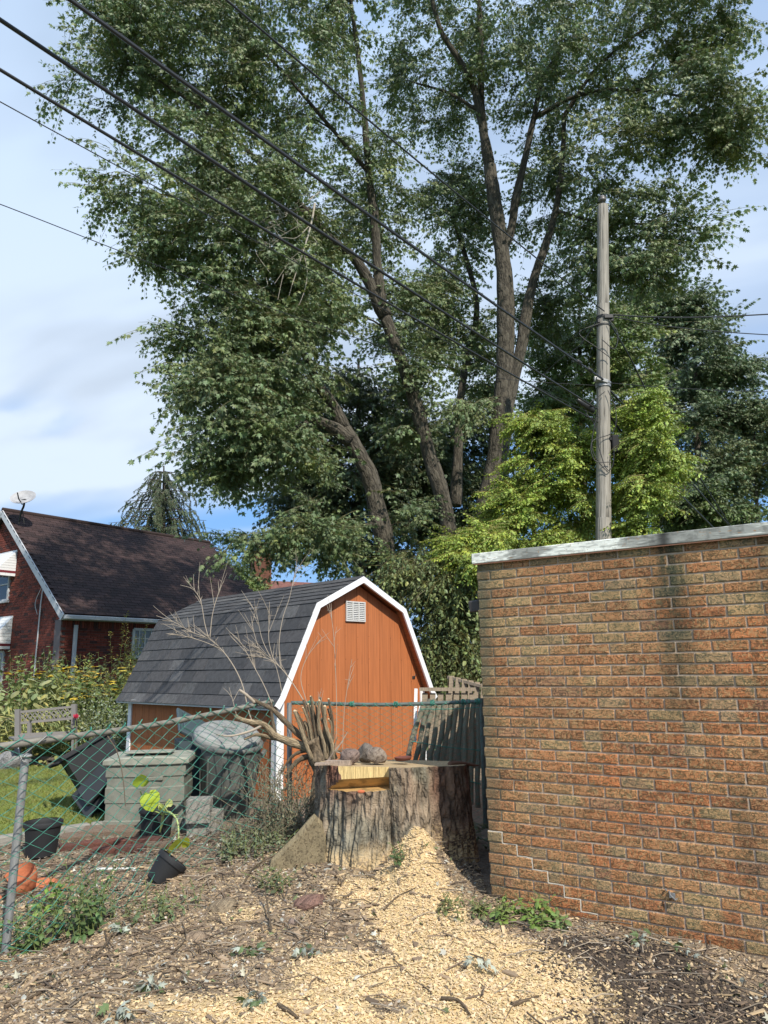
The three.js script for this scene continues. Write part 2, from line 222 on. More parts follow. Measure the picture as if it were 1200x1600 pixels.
// ---------------------------------------------------------------- brick building on the right
{
  const root = thing('brick_building', 'low flat-topped building of orange and buff bricks with pale coping at right', 'building', V(.669, 0, 5.177), -33.18 * Math.PI / 180);
  const TOP = 2.289, RH = .0677, BL = .2032, J = .0105, U = 2.4, Vv = 2.6, Y0 = -.25;
  // colour of each brick, one wall-wide map (face colour, two-tone ends, stains)
  const W = 2048, H = 2048, PAL = [[.62, .225, .085], [.58, .245, .10], [.52, .195, .08], [.62, .285, .12], [.63, .40, .19], [.60, .37, .175], [.53, .34, .18], [.44, .20, .11], [.54, .33, .18], [.60, .205, .078]];
  const br = mulberry(31), bc = {};
  const brickOf = (k, i) => { const key = k * 64 + i; if (!bc[key]) { const t = smooth(0, 26, k), p = br(); let a = PAL[Math.floor(br() * (p < lerp(.35, .80, t) ? 4 : 10))], b = br() < .4 ? PAL[Math.floor(br() * 10)] : a; const q = .8 + .35 * br(); bc[key] = { a: a.map((v) => v * q), b: b.map((v) => v * q), s: br(), w: br() }; } return bc[key]; };
  for (let k = 0; k < 40; k++) for (let i = 0; i < 30; i++) brickOf(k, i);
  const off = (k) => (k % 2 ? .5 : 0) * BL;
  const stain = (s, y, c, e) => {              // run-off below the coping, moss at the corner: multiplies the brick's own colour
    const wob = (fbm(s * 3, y * 2.2, 3) - .5) * .12;
    let d = .78 * Math.exp(-(((s - 1.335 + wob * .4) / (.085 + .03 * fbm(y * 5, 3, 2))) ** 2)) * smooth(1.15, 1.75, y + wob) + .30 * Math.exp(-(((s - 1.31 + wob) / .11) ** 2)) * smooth(.6, 1.4, y);
    d += .55 * Math.exp(-(((s - 1.60 + wob) / .06) ** 2)) * smooth(.25, .5, y) * smooth(1.1, .7, y) + .5 * Math.exp(-(((s - 1.86) / .09) ** 2)) * smooth(1.6, 2.1, y) ;
    d += .35 * Math.exp(-(((s - .93 + wob) / .2) ** 2)) * smooth(1.5, 2.2, y) + .25 * smooth(.25, .0, y);
    d *= .55 + .75 * fbm(s * 45 + 3, y * 2.5 + .4 * s, 3) + .3 * (e - .5); return clamp(d + .12 * (c - .5));
  };
  const faceMap = dtex(W, H, (px, py, o) => {
    const s = px / W * U, y = Y0 + py / H * Vv, k = Math.floor((TOP - y) / RH), i = Math.floor((s - off(k)) / BL) + 2, b = brickOf(Math.max(k, 0), i), f = (s - off(k)) / BL - (i - 2);
    const c = fbm(s * 14, y * 14, 3), e = vn(s * 260, y * 130), v = Math.abs(fbm(s * 62 + 4 * vn(s * 30, y * 45), y * 56, 3) - .5) * 2;
    const mix = smooth(.3, .7, (b.w < .5 ? f : 1 - f) + (b.s - .5) + .5 * (c - .5));
    let R = lerp(b.a[0], b.b[0], mix), G = lerp(b.a[1], b.b[1], mix), B = lerp(b.a[2], b.b[2], mix);
    const e2 = vn(s * 120 + 7, y * 85), buff = smooth(.48, .8, e2 * .6 + c * .3 + e * .15) * .62; R = lerp(R, .64, buff); G = lerp(G, .415, buff); B = lerp(B, .20, buff);
    const cr = smooth(.26, .03, v); R *= 1 - .66 * cr; G *= 1 - .55 * cr; B *= 1 - .52 * cr; R *= 1.12; G *= 1.16; B *= 1.16; const gl = fbm(s * 2.2 + 9, y * 2.2, 3), wsh = smooth(.25, .7, gl + .12 * smooth(.8, 2.2, y)) * .34; R = lerp(R, .56, wsh * (1 - cr)); G = lerp(G, .37, wsh * (1 - cr)); B = lerp(B, .19, wsh * (1 - cr));
    const st = stain(s, y, c, e); R *= 1 - .80 * st; G *= 1 - .70 * st; B *= 1 - .66 * st;
    const ms = smooth(.15, .03, s + .10 * (c - .5)) * (.6 + .3 * smooth(.1, 1.6, y)) + .12 * smooth(.7, .0, s) * smooth(1.1, 2.0, y); R = lerp(R, .15, ms * .8); G = lerp(G, .15, ms * .8); B = lerp(B, .09, ms * .8);
    o[0] = R; o[1] = G; o[2] = B;
  }, true, false);
  const mortMap = dtex(1024, 1024, (px, py, o) => {
    const s = px / 1024 * U, y = Y0 + py / 1024 * Vv, c = fbm(s * 14, y * 14, 3), e = vn(s * 200, y * 200), k = .82 + .3 * (c - .3) + .2 * (e - .5), st = stain(s, y, c, e);
    let R = .56 * k, G = .435 * k, B = .325 * k; R *= 1 - .75 * st; G *= 1 - .68 * st; B *= 1 - .66 * st; const ms = smooth(.15, .03, s + .1 * (c - .5)) * .7; o[0] = lerp(R, .15, ms); o[1] = lerp(G, .15, ms); o[2] = lerp(B, .10, ms);
  }, true, false);
  const rug = dtex(1024, 1024, (i, j, o) => { const w = 5 * vn(i / 28, j / 20, 36, 51); o[0] = .72 * Math.pow(clamp(Math.abs(fbm(i / 9 + w, j / 17, 3, 113, 60) - .5) * 3.2), .6) + .28 * vn(i / 3, j / 3, 341, 341); }, false);
  const faceMat = std(WHITE, .95, { map: faceMap, bumpMap: rep(rug, U / .5, Vv / .5), bumpScale: .013 });
  const mortMat = std(WHITE, 1, { map: mortMap, bumpMap: rep(grain, 8, 8), bumpScale: .004 });
  const plain = std(C(.34, .14, .06), .95, { map: rep(mottle, 2, 2), bumpMap: rep(grain, 4, 4), bumpScale: .004 });
  function brickGeo(w, h, d, cx, cy, br2) {    // rough-edged brick, front face towards +z, uv on the wall's map
    const b = .0045, hw = w / 2, hh = h / 2, j = () => (br2() - .5) * .0030;
    const o = [[-hw, -hh], [hw, -hh], [hw, hh], [-hw, hh]], mid = (p, q, n) => { const r = []; for (let t = 0; t < n; t++) r.push([lerp(p[0], q[0], t / n), lerp(p[1], q[1], t / n)]); return r; };
    const ring = [...mid(o[0], o[1], 5), ...mid(o[1], o[2], 2), ...mid(o[2], o[3], 5), ...mid(o[3], o[0], 2)], N = ring.length;
    const outer = ring.map(([x, y]) => [x + j(), y + j(), -b]), inner = ring.map(([x, y]) => [x * (1 - 2 * b / w) + j(), y * (1 - 2 * b / h) + j(), (br2() - .5) * .002]), back = ring.map(([x, y]) => [x, y, -d]);
    const P = [], pu = (v) => P.push(v[0] + cx, v[1] + cy, v[2]);
    const c0 = [0, 0, 0];
    for (let t = 0; t < N; t++) { const n = (t + 1) % N; pu(back[t]); pu(back[n]); pu(outer[t]); pu(outer[t]); pu(back[n]); pu(outer[n]); pu(outer[t]); pu(outer[n]); pu(inner[t]); pu(inner[t]); pu(outer[n]); pu(inner[n]); pu(inner[t]); pu(inner[n]); pu(c0); }
    const g = new THREE.BufferGeometry(); g.setAttribute('position', new THREE.Float32BufferAttribute(P, 3)); g.computeVertexNormals();
    const uv = new Float32Array(P.length / 3 * 2); for (let t = 0; t < P.length / 3; t++) { uv[2 * t] = P[3 * t] / U; uv[2 * t + 1] = (P[3 * t + 1] - Y0) / Vv; } g.setAttribute('uv', new THREE.BufferAttribute(uv, 2)); return g;
  }
  const wall = part('wall', (() => { const g = box(5.2, 2.8, .18, 2.6 + .002, .88, -.0075 - .09), p = g.attributes.position, uv = g.attributes.uv; for (let i = 0; i < p.count; i++) uv.setXY(i, clamp(p.getX(i) / U), clamp((p.getY(i) - Y0) / Vv)); return g; })(), mortMat, root);
  const rest = [], b2 = mulberry(5); let n = 0;
  for (let k = 0; k < 36; k++) for (let i = -1; i < 25; i++) {
    let a = off(k) + i * BL, e = a + BL; if (e < .02 || a > 4.9) continue; a = Math.max(a, -J / 2 - .004); if (k > 33 && a > 0.02 && a < 1.7) { /* buried rows still built */ }
    const w = e - a - J, cx = (a + e) / 2 , cy = TOP - (k + .5) * RH, g = brickGeo(w, RH - J, .04, cx, cy, b2); g.translate(0, 0, (b2() - .5) * .004);
    if (cx < 1.74 && k < 35 && n < 300) { g.translate(-cx, -cy, 0); const m = part('brick', g, faceMat, wall); m.position.set(cx, cy, 0); n++; } else rest.push(g);
  }
  part('brick_courses', merge(rest), faceMat, wall, 'stuff');
  part('side_wall', box(.16, 2.55, 6.1, .085, 1.0, -3.29), plain, root);
  part('roof', box(5.0, .08, 6.0, 2.75, 2.22, -3.25), M.concrete, root);
  const cop = std(C(.98, 1, .96), .8, { map: dtex(1024, 128, (i, j, o) => { const s = i / 1024 * 2.4, n = fbm(s * 9, j / 25, 4), r = vn(s * 70, j / 9), big = fbm(s * 2.2, 3, 2); let k = .84 + .4 * (n - .3); k *= 1 - .62 * smooth(.46, .62, big + .5 * (n - .5)); k *= 1 - .35 * smooth(.55, .8, vn(s * 22, j / 14)); k *= 1 - .3 * smooth(.5, .75, fbm(s * 30, j / 60, 3)); k *= 1 - .85 * Math.exp(-(((s - 1.34) / .045) ** 2)); let R = k, G = k * 1.01, B = k * .96; const ru = smooth(.80, .9, r * .6 + n * .5) * .8; R = lerp(R, .38, ru); G = lerp(G, .22, ru); B = lerp(B, .12, ru); o[0] = clamp(R); o[1] = clamp(G); o[2] = clamp(B); }), bumpMap: rep(grain, 4, 4), bumpScale: .0015 });
  const cp = new RoundedBoxGeometry(5.4, .075, .32, 2, .006); { const p = cp.attributes.position, u = cp.attributes.uv; for (let i = 0; i < p.count; i++) { u.setXY(i, (p.getX(i) + 2.7) / 2.4, (p.getY(i) + .0375) / .075); p.setY(i, p.getY(i) + .004 * (vn(p.getX(i) * 3, 2) - .5)); } }
  cp.translate(2.7 - .025, TOP - .012 + .0375, -.16 + .028);
  part('coping', cp, cop, root);
  part('coping_flashing', box(5.38, .012, .008, 2.68, TOP - .014, .020), std(C(.25, .12, .07), .7), root);
  part('side_coping', box(.3, .07, 5.7, .12, TOP + .022, -3.2), cop, root);
  // pale stepped crack through the mortar near the corner
  const ck = []; let s = 0; const cb = mulberry(3);
  for (let k = 27; k < 34; k++) { const y = TOP - k * RH, s1 = k === 27 ? .1016 : s + .1016; const st = 3; for (let t = 0; t < st; t++) ck.push(box((s1 - s) / st + .004, .004 + cb() * .003, .005, lerp(s, s1, (t + .5) / st), y + (cb() - .5) * .004, -.0058)); if (k < 33) ck.push(box(.004 + cb() * .003, RH * .55, .004, s1 + (cb() - .5) * .003, y - RH * .25, -.0049), box(.005, RH * .5, .004, s1 + (cb() - .5) * .005, y - RH * .75, -.0043)); s = s1; }
  part('mortar_crack', merge(ck), std(C(.72, .64, .52), .9), wall);
  // little bracket
  const bk = part('hose_bracket', merge([rbox(.035, .03, .004, .002, 1.165, .23, .008), tube([V(1.15, .25, -.006), V(1.16, .235, -.03), V(1.185, .212, -.026), V(1.195, .222, -.02)], .005, 6), tube([V(1.13, .262, -.006), V(1.137, .252, -.018)], .005, 5)]), M.galv, root);
  // lamp on the side wall
  const lp = part('wall_lamp', merge([rbox(.09, .085, .12, .012, -.055, 1.985, -.10, .12, 0, .1), box(.02, .06, .05, -.005, 2.0, -.10)]), std(C(.05, .045, .045), .5), root);
}
// ---------------------------------------------------------------- orange barn shed
{
  const root = thing('barn_shed', 'orange gambrel-roofed garden shed with white trim and charcoal shingles', 'shed', V(-1.256, .08, 8.41), Math.PI / 4);
  const Wd = 2.5, L = 3.7, OV = .13, G0 = 0;     // local x across the front, local -z along the length
  const prof = [[-.02, 1.17], [.48, 2.22], [1.25, 2.60], [2.02, 2.22], [2.52, 1.17]];
  const paint = (r, g, b) => std(C(r, g, b), .75, { map: rep(woodC, 3, .35), bumpMap: rep(woodB, 3, .5), bumpScale: .0012 });
  const paints = [paint(.45, .145, .045), paint(.462, .150, .047), paint(.44, .141, .043)];
  const topAt = (x) => { for (let i = 0; i < 4; i++) { const [a, p] = prof[i], [b, q] = prof[i + 1]; if (x <= b) return p + (q - p) * clamp((x - a) / (b - a)); } return prof[4][1]; };
  const front = part('front_wall', box(Wd - .06, 1.1, .05, Wd / 2, .55, -.06), std(C(.24, .08, .028), .9), root);
  const sw = mulberry(12);
  for (let i = 0; i < 12; i++) {
    const a = .03 + i * (Wd - .06) / 12 + .0022, b = .03 + (i + 1) * (Wd - .06) / 12 - .0022, xs = [a, b]; for (const [x] of prof) if (x > a && x < b) xs.push(x); xs.sort((p, q) => p - q);
    const pts = [[a, .02], [b, .02], ...xs.slice().reverse().map((x) => [x, topAt(x) - .055])];
    const g = extrude(pts, .014, .002); const u = g.attributes.uv, p = g.attributes.position; for (let k = 0; k < u.count; k++) u.setXY(k, p.getX(k) + i * .37, p.getY(k) + i * .7);
    g.translate(0, 0, -.02); part('board', g, paints[i % 3], front);
  }
  part('back_wall', extrude([[.03, .02], [Wd - .03, .02], ...prof.slice().reverse().map(([x, y]) => [clamp(x, .03, Wd - .03), y - .06])], .03), paints[0], root).position.z = -L - .03;
  const side = part('side_wall', box(.04, 1.12, L, .06, .6, -L / 2), std(C(.24, .08, .028), .9), root);
  for (let i = 0; i < 18; i++) { const g = box(.014, 1.12, L / 18 - .006, .033, .60, -(i + .5) * L / 18); const u = g.attributes.uv; for (let k = 0; k < u.count; k++) u.setX(k, u.getX(k) + i * .61); part('board', g, paints[i % 3], side); }
  part('right_wall', box(.04, 1.12, L, Wd - .05, .6, -L / 2), paints[1], root);
  // corner posts
  const tr = M.whiteClean;
  part('corner_post', rbox(.10, 1.16, .022, .004, .045, .60, .006), tr, root);
  part('corner_post', rbox(.022, 1.16, .10, .004, .016, .60, -.052), tr, root);
  part('corner_post', rbox(.022, 1.16, .10, .004, .016, .60, -L + .05), tr, root);
  part('corner_post', rbox(.09, 1.16, .022, .004, Wd - .04, .60, .006), tr, root);
  // rake trim on the front edge of the roof, bent eave ends
  const lift = .012;
  const roofPts = [[-.115, 1.06], [-.04, 1.165], ...prof.slice(1, 4).map(([x, y]) => [x, y + lift]), [Wd + .04, 1.165], [Wd + .115, 1.06]];
  const norm2 = (a, b) => { const dx = b[0] - a[0], dy = b[1] - a[1], l = Math.hypot(dx, dy); return [-dy / l, dx / l]; };
  const offs = (pts, d) => pts.map((p, i) => { const n1 = i ? norm2(pts[i - 1], p) : norm2(p, pts[1]), n2 = i < pts.length - 1 ? norm2(p, pts[i + 1]) : n1; const nx = n1[0] + n2[0], ny = n1[1] + n2[1], l = nx * n1[0] + ny * n1[1]; return [p[0] + nx / l * d, p[1] + ny / l * d]; });
  for (let i = 0; i < 6; i++) {
    const o = offs(roofPts, .012), q = offs(roofPts, -.062); const g = extrude([q[i], q[i + 1], o[i + 1], o[i]], .024, .002); g.translate(0, 0, OV - .012); part('rake_trim', g, tr, root);
    const o2 = offs(roofPts, -.004), q2 = offs(roofPts, -.026); const s = extrude([q2[i], q2[i + 1], o2[i + 1], o2[i]], L + 2 * OV - .02); s.translate(0, 0, -L - OV); part('roof_deck', s, i === 3 || i === 4 || i === 5 ? paints[0] : std(C(.22, .09, .04), .9), root);
  }
  part('eave_fascia', rbox(.02, .055, L + .2, .003, -.128, 1.045, -L / 2 + .0), std(C(.55, .55, .54), .6), root);
  part('eave_fascia', rbox(.02, .055, L + .2, .003, Wd + .128, 1.045, -L / 2), tr, root);
  // shingle tabs
  const tones = [[.050, .051, .055], [.064, .065, .068], [.040, .041, .045], [.085, .085, .087], [.056, .055, .058], [.072, .072, .074]].map(([r, g, b]) => std(C(r * 1.55, g * 1.53, b * 1.5), .95, { map: rep(mottle, 4, 4), bumpMap: rep(grain, 10, 10), bumpScale: .003 }));
  const tabRnd = mulberry(77), stuff = [];
  function slope(a, b, courses, asParts) {       // a = low edge, b = high edge in the profile
    const dx = b[0] - a[0], dy = b[1] - a[1], len = Math.hypot(dx, dy), ang = Math.atan2(dy, dx), ex = len / courses;
    for (let c = 0; c < courses; c++) {
      let z = OV + .004 - (c % 2 ? .0 : .0); const z1 = -L - OV + .02; let w0 = c % 2 ? .17 : .32;
      while (z > z1 + .02) {
        const w = Math.min(w0, z - z1); w0 = .315 + .02 * (tabRnd() - .5); const th = .006, g = box(ex + .035, th, w - .006);
        const p = g.attributes.position; for (let k = 0; k < p.count; k++) { if (p.getX(k) < 0) p.setY(k, p.getY(k) + .010 + .003 * tabRnd()); }
        const u = g.attributes.uv, ou = tabRnd() * 5; for (let k = 0; k < u.count; k++) u.setXY(k, u.getX(k) + ou, u.getY(k) + ou * 2); g.computeVertexNormals();
        const t = (c + .5) * ex + .012, x = a[0] + dx / len * t - Math.sin(ang) * .006, y = a[1] + dy / len * t + Math.cos(ang) * .006;
        const m = new THREE.Matrix4().makeRotationZ(ang).setPosition(x + (tabRnd() - .5) * .003, y + (tabRnd() - .5) * .004, z - w / 2);
        const r = tabRnd(), mt = tones[r < .42 ? 0 : r < .62 ? 4 : r < .76 ? 2 : r < .88 ? 1 : r < .95 ? 5 : 3];
        if (asParts) { const me = part('shingle', g, mt, root); me.applyMatrix4(m); } else stuff.push(g.applyMatrix4(m));
        z -= w;
      }
    }
  }
  const R = offs(roofPts, .006);
  slope([R[0][0] - .02, R[0][1] - .025], R[1], 1, true); slope(R[1], R[2], 7, true); slope(R[2], R[3], 6, true);
  const mir = (p) => [p[0], p[1]];
  for (const [lo, hi, n] of [[R[6], R[5], 1], [R[5], R[4], 7], [R[4], R[3], 6]]) {
    const dx = hi[0] - lo[0], dy = hi[1] - lo[1], len = Math.hypot(dx, dy), ang = Math.atan2(dy, dx);
    for (let c = 0; c < n; c++) { const ex = len / n, t = (c + .5) * ex; const g = box(ex + .03, .008, L + 2 * OV - .01); g.applyMatrix4(new THREE.Matrix4().makeRotationZ(ang + .03).setPosition(lo[0] + dx / len * t + Math.sin(ang) * .006, lo[1] + dy / len * t - Math.cos(ang) * .006 * (dx < 0 ? -1 : 1) * -1, -L / 2)); stuff.push(g); }
  }
  part('shingles', merge(stuff), tones[0], root, 'stuff');
  const cap = []; part('ridge_cap', merge([box(.13, .008, L + 2 * OV, R[3][0] - .055, R[3][1] - .014, -L / 2, 0, 0, .40), box(.13, .008, L + 2 * OV, R[3][0] + .055, R[3][1] - .014, -L / 2, 0, 0, -.40)]), tones[4], root);
  // gable vent: frame and louvres
  const vent = part('gable_vent', merge([rbox(.34, .018, .02, .003, 1.22, 2.30, .012), rbox(.34, .018, .02, .003, 1.22, 2.06, .012), ...[-.16, -.053, .053, .16].map((x) => rbox(.016, .23, .022, .003, 1.22 + x, 2.18, .012)), box(.32, .23, .004, 1.22, 2.18, -.002)]), std(C(.55, .55, .53), .6), root);
  for (let j = 0; j < 3; j++) for (let i = 0; i < 9; i++) part('louvre', box(.092, .004, .022, 1.22 + (j - 1) * .107, 2.085 + i * .0235, .010, .7), std(C(.62, .62, .60), .6), vent);
  { const ns = [], q = mulberry(19); for (let i = 0; i < 13; i++) for (let k = 0; k < 9; k++) { const x = .05 + i * (Wd - .1) / 12, y = .12 + k * .29 + (q() - .5) * .02; if (y > topAt(x) - .12 || q() < .2) continue; ns.push(new THREE.CylinderGeometry(.005, .005, .002, 6).rotateX(Math.PI / 2).translate(x + (q() - .5) * .01 + (i === 12 ? -.02 : .012), y, -.0035)); } part('nail_heads', merge(ns), std(C(.12, .045, .02), .7), front, 'stuff'); }
  part('door_latch', merge([tube([V(2.3, 1.32, -.01), V(2.3, 1.35, -.03), V(2.32, 1.37, -.02)], .006, 5), rbox(.05, .04, .01, .003, 2.3, 1.33, .0)]), M.iron, root);
}
// ---------------------------------------------------------------- red brick house on the left
const houseBrick = std(WHITE, .95, { bumpMap: rep(grain, 3, 3), bumpScale: .003 });
{
  const root = thing('brick_house', 'dark red brick house with steep maroon shingle roof at left', 'house', V(-8.45, 0, 18.8), 53 * Math.PI / 180);
  const HW = 3.62, LEN = 7.5, EV = 3.2, RISE = 3.05, HT = EV + RISE;          // local +x along the length, local -z along the gable, gable faces -x
  const mort = std(C(.13, .095, .085), 1, { bumpMap: rep(grain, 4, 4), bumpScale: .004 });
  const wallG = extrude([[0, -.3], [2 * HW, -.3], [2 * HW, EV], [HW, HT - .02], [0, EV]], LEN);     // x' = across, extruded along length
  wallG.applyMatrix4(new THREE.Matrix4().makeBasis(new THREE.Vector3(0, 0, -1), new THREE.Vector3(0, 1, 0), new THREE.Vector3(1, 0, 0)));
  const wall = part('wall', wallG, mort, root);
  const hb = mulberry(21), list = [], g0 = box(1, 1, 1);
  const bcol = () => { const k = .7 + .55 * hb(); return hb() < .15 ? C(.075 * k, .03 * k, .026 * k) : C(.17 * k, .040 * k, .026 * k); };
  const wins = [[3.05, 3.95, 3.62, 4.55], [2.95, 3.95, 1.0, 2.15]];
  for (let k = 8; k < 90; k++) { const y = k * .0677 + .034; for (let i = 0; i < 24; i++) { const t = (i + (k % 2 ? .5 : 0)) * .2032 + .1; if (t > 4.6) continue; const lim = EV + (HT - EV) * (HW - Math.abs(t - HW)) / HW; if (y > lim - .06) continue; if (wins.some(([a, b, c, d]) => t > a - .1 && t < b + .1 && y > c - .03 && y < d + .03)) continue; list.push({ m: mat4(new THREE.Vector3(.005 - .01 * hb(), y, -t), new THREE.Quaternion(), new THREE.Vector3(.03, .056, .192)), c: bcol() }); } }
  inst('brick_courses', g0, houseBrick, list, wall, 'stuff');
  const l2 = [];
  for (let k = 8; k < 44; k++) { const y = k * .0677 + .034; for (let i = 0; i < 22; i++) { const t = (i + (k % 2 ? .5 : 0)) * .2032 + .1; if (k > 39) continue; if (t > 2.05 && t < 3.35 && y > 1.9 && y < 2.9) continue; l2.push({ m: mat4(new THREE.Vector3(t, y, .005 + .006 * hb()), new THREE.Quaternion(), new THREE.Vector3(.192, .056, .03)), c: bcol() }); } }
  for (let i = 0; i < 62; i++) l2.push({ m: mat4(new THREE.Vector3(.04 + i * .0677, 2.80, .008), new THREE.Quaternion(), new THREE.Vector3(.056, .192, .03)), c: bcol() });
  inst('brick_courses', g0, houseBrick, l2, wall, 'stuff');
  // roof
  const sl = Math.hypot(HW, RISE), ang = Math.atan2(RISE, HW), over = .34, rakeO = .16;
  const mk = (side) => { const g = box(LEN + 2 * rakeO, .06, sl + over); g.translate(LEN / 2, .0, 0); const m = new THREE.Matrix4().makeRotationX(side > 0 ? ang : -ang); const c = (sl + over) / 2 - over; g.applyMatrix4(m); const zc = side > 0 ? -Math.cos(ang) * c : -2 * HW + Math.cos(ang) * c; g.translate(0, EV + Math.sin(ang) * c + .04, zc); return g; };
  const deck = std(C(.03, .017, .015), .95);
  const roof = part('roof', merge([mk(1), mk(-1)]), deck, root);
  const tabs = [], tg = box(1, 1, 1), rows = 37, ex = (sl + over) / rows; { const p = tg.attributes.position; for (let i = 0; i < p.count; i++) if (p.getZ(i) > 0) p.setY(i, p.getY(i) + .6); tg.computeVertexNormals(); }
  for (let r = 0; r < rows; r++) { const c = -over + (r + .5) * ex; for (let i = 0; i < 25; i++) { const x = -rakeO + (i + (r % 2 ? .5 : 0)) * .318 + .12; if (x > LEN + rakeO) continue; const k = .65 + .75 * hb(); tabs.push({ m: new THREE.Matrix4().makeRotationX(ang).setPosition(x, EV + Math.sin(ang) * c + .04 + .042 * Math.cos(ang), -Math.cos(ang) * c + .042 * Math.sin(ang)).multiply(new THREE.Matrix4().makeScale(.305, .010, ex + .02)), c: C(.036 * k, .0195 * k, .018 * k) }); } }
  inst('roof_shingles', tg, std(WHITE, .95, { bumpMap: rep(grain, 4, 4), bumpScale: .003 }), tabs, roof, 'stuff');
  part('ridge_cap', tube([new THREE.Vector3(-rakeO, HT + .10, -HW), new THREE.Vector3(LEN + rakeO, HT + .10, -HW)], .07, 6), deck, roof);
  // white rake boards, gutter, downspout
  const rk = std(C(.50, .51, .53), .6);
  const v = (x, y, z) => new THREE.Vector3(x, y, z);
  part('rake_board', beam(v(-rakeO - .01, EV - .26, .30), v(-rakeO - .01, HT + .0, -HW), .03, .18), rk, root);
  part('rake_board', beam(v(-rakeO - .01, EV - .26, -2 * HW - .3), v(-rakeO - .01, HT + .0, -HW), .03, .18), rk, root);
  part('gutter', rbox(LEN + .3, .11, .12, .02, LEN / 2, EV - .25, .36), rk, root);
  part('soffit', box(LEN + .2, .02, .34, LEN / 2, EV - .30, .17), rk, root);
  part('downspout', rbox(.09, 2.75, .08, .015, .35, 1.4, .075), rk, root);
  part('corner_trim', box(.02, 2.9, .30, -.012, 1.45, -.16), std(C(.16, .13, .13), .9), root);
  part('conduit', tube([v(-.05, 3.9, -1.02), v(-.05, 3.4, -1.08), v(-.05, 1.0, -1.12)], .02, 5), rk, root);
  part('service_wire', tube(curve([v(-.06, 3.95, -1.0), v(-.12, 3.4, -1.25), v(-.06, 3.1, -1.2)], 10), .012, 4), rk, root);
  // gable windows
  for (const [a, b, c, d] of wins) {
    const w = part('window', merge([box(.06, d - c, .06, -.02, (c + d) / 2, -a), box(.06, d - c, .06, -.02, (c + d) / 2, -b), box(.06, .06, b - a, -.02, c, -(a + b) / 2), box(.06, .06, b - a, -.02, d, -(a + b) / 2), box(.05, .04, b - a, -.018, (c + d) / 2, -(a + b) / 2), box(.12, .05, b - a + .16, -.05, c - .05, -(a + b) / 2)]), rk, root);
    part('pane', box(.01, (d - c) / 2 - .05, b - a - .06, -.006, c + (d - c) * .25, -(a + b) / 2), M.glass, w); part('pane', box(.01, (d - c) / 2 - .05, b - a - .06, -.006, c + (d - c) * .75, -(a + b) / 2), M.glass, w);
    part('curtain', box(.008, (d - c) - .1, .26, .0005, (c + d) / 2, -a - .12), std(C(.3, .3, .3), .9), w);
  }
  // side window with white grid
  { const a = 2.12, b = 3.28, c = 1.95, d = 2.72, f = std(C(.6, .61, .6), .6); const bars = [box(.07, d - c, .06, a, (c + d) / 2, .03), box(.07, d - c, .06, b, (c + d) / 2, .03), box(b - a, .07, .06, (a + b) / 2, c, .03), box(b - a, .07, .06, (a + b) / 2, d, .03)]; for (let i = 1; i < 6; i++) bars.push(box(.028, d - c, .03, lerp(a, b, i / 6), (c + d) / 2, .02)); for (let i = 1; i < 3; i++) bars.push(box(b - a, .018, .026, (a + b) / 2, lerp(c, d, i / 3), .021)); const w = part('window', merge(bars), f, root); part('pane', box(b - a, d - c, .01, (a + b) / 2, (c + d) / 2, .004), std(C(.16, .18, .19), .15), w); part('pane', box(b - a, .6, .01, (a + b) / 2, c - .34, .012), std(C(.05, .06, .07), .2), w); }
  // awnings: overlapping slats, side wing, red band, scalloped valance
  const wht = std(C(.74, .75, .76), .45), red = std(C(.16, .02, .03), .6);
  for (const [t0, t1, yt, yb, out] of [[2.72, 4.35, 5.02, 4.42, .55], [2.62, 4.35, 3.12, 2.36, .62]]) {
    const aw = part('awning', box(.03, .05, t1 - t0, -.03, yt, -(t0 + t1) / 2), wht, root); const n = 8;
    for (let i = 0; i < n; i++) { const f = (i + .5) / n, y = lerp(yt, yb, f), x = -.03 - out * f, inset = 0; const g = box(.004, (yt - yb) / n * 1.12, t1 - t0 - inset); g.applyMatrix4(new THREE.Matrix4().makeRotationZ(-Math.atan2(out, yt - yb) + .08).setPosition(x, y, -(t0 + t1) / 2)); part('slat', g, wht, aw); }
    for (const t of [t0, t1]) for (let i = 0; i < n; i++) { const f0 = i / n, f1 = (i + .92) / n; const s = new THREE.Shape([new THREE.Vector2(-.03, lerp(yt, yb, f0)), new THREE.Vector2(-.03 - out * f0, lerp(yt, yb, f0)), new THREE.Vector2(-.03 - out * f1, lerp(yt, yb, f1)), new THREE.Vector2(-.03, lerp(yt, yb, f1))]); const g = new THREE.ExtrudeGeometry(s, { depth: .006, bevelEnabled: false }); g.translate(0, 0, -t - .003); part('side_slat', g, wht, aw); }
    part('red_band', merge([box(.012, .07, t1 - t0 + .02, -.045 - out, yb - .03, -(t0 + t1) / 2), box(out, .07, .012, -.03 - out / 2, yb - .03, -t0 + .006)]), red, aw);
    const val = []; const m = Math.round((t1 - t0) / .14); for (let i = 0; i < m; i++) { const c = new THREE.CylinderGeometry(.07, .07, .012, 12, 1, false, 0, Math.PI); c.applyQuaternion(eul(Math.PI / 2, 0, 0)); c.applyQuaternion(eul(0, Math.PI / 2, 0)); c.applyQuaternion(eul(0, 0, 0)); c.translate(-.042 - out, yb - .085, -t0 - (i + .5) * (t1 - t0) / m); val.push(c); val.push(box(.010, .05, (t1 - t0) / m, -.042 - out, yb - .085, -t0 - (i + .5) * (t1 - t0) / m)); }
    for (let i = 0; i < 4; i++) val.push(box(out / 4 - .004, .09, .010, -.03 - (i + .5) * out / 4, yb - .10, -t0 + .004)); part('valance', merge(val), wht, aw);
  }
}
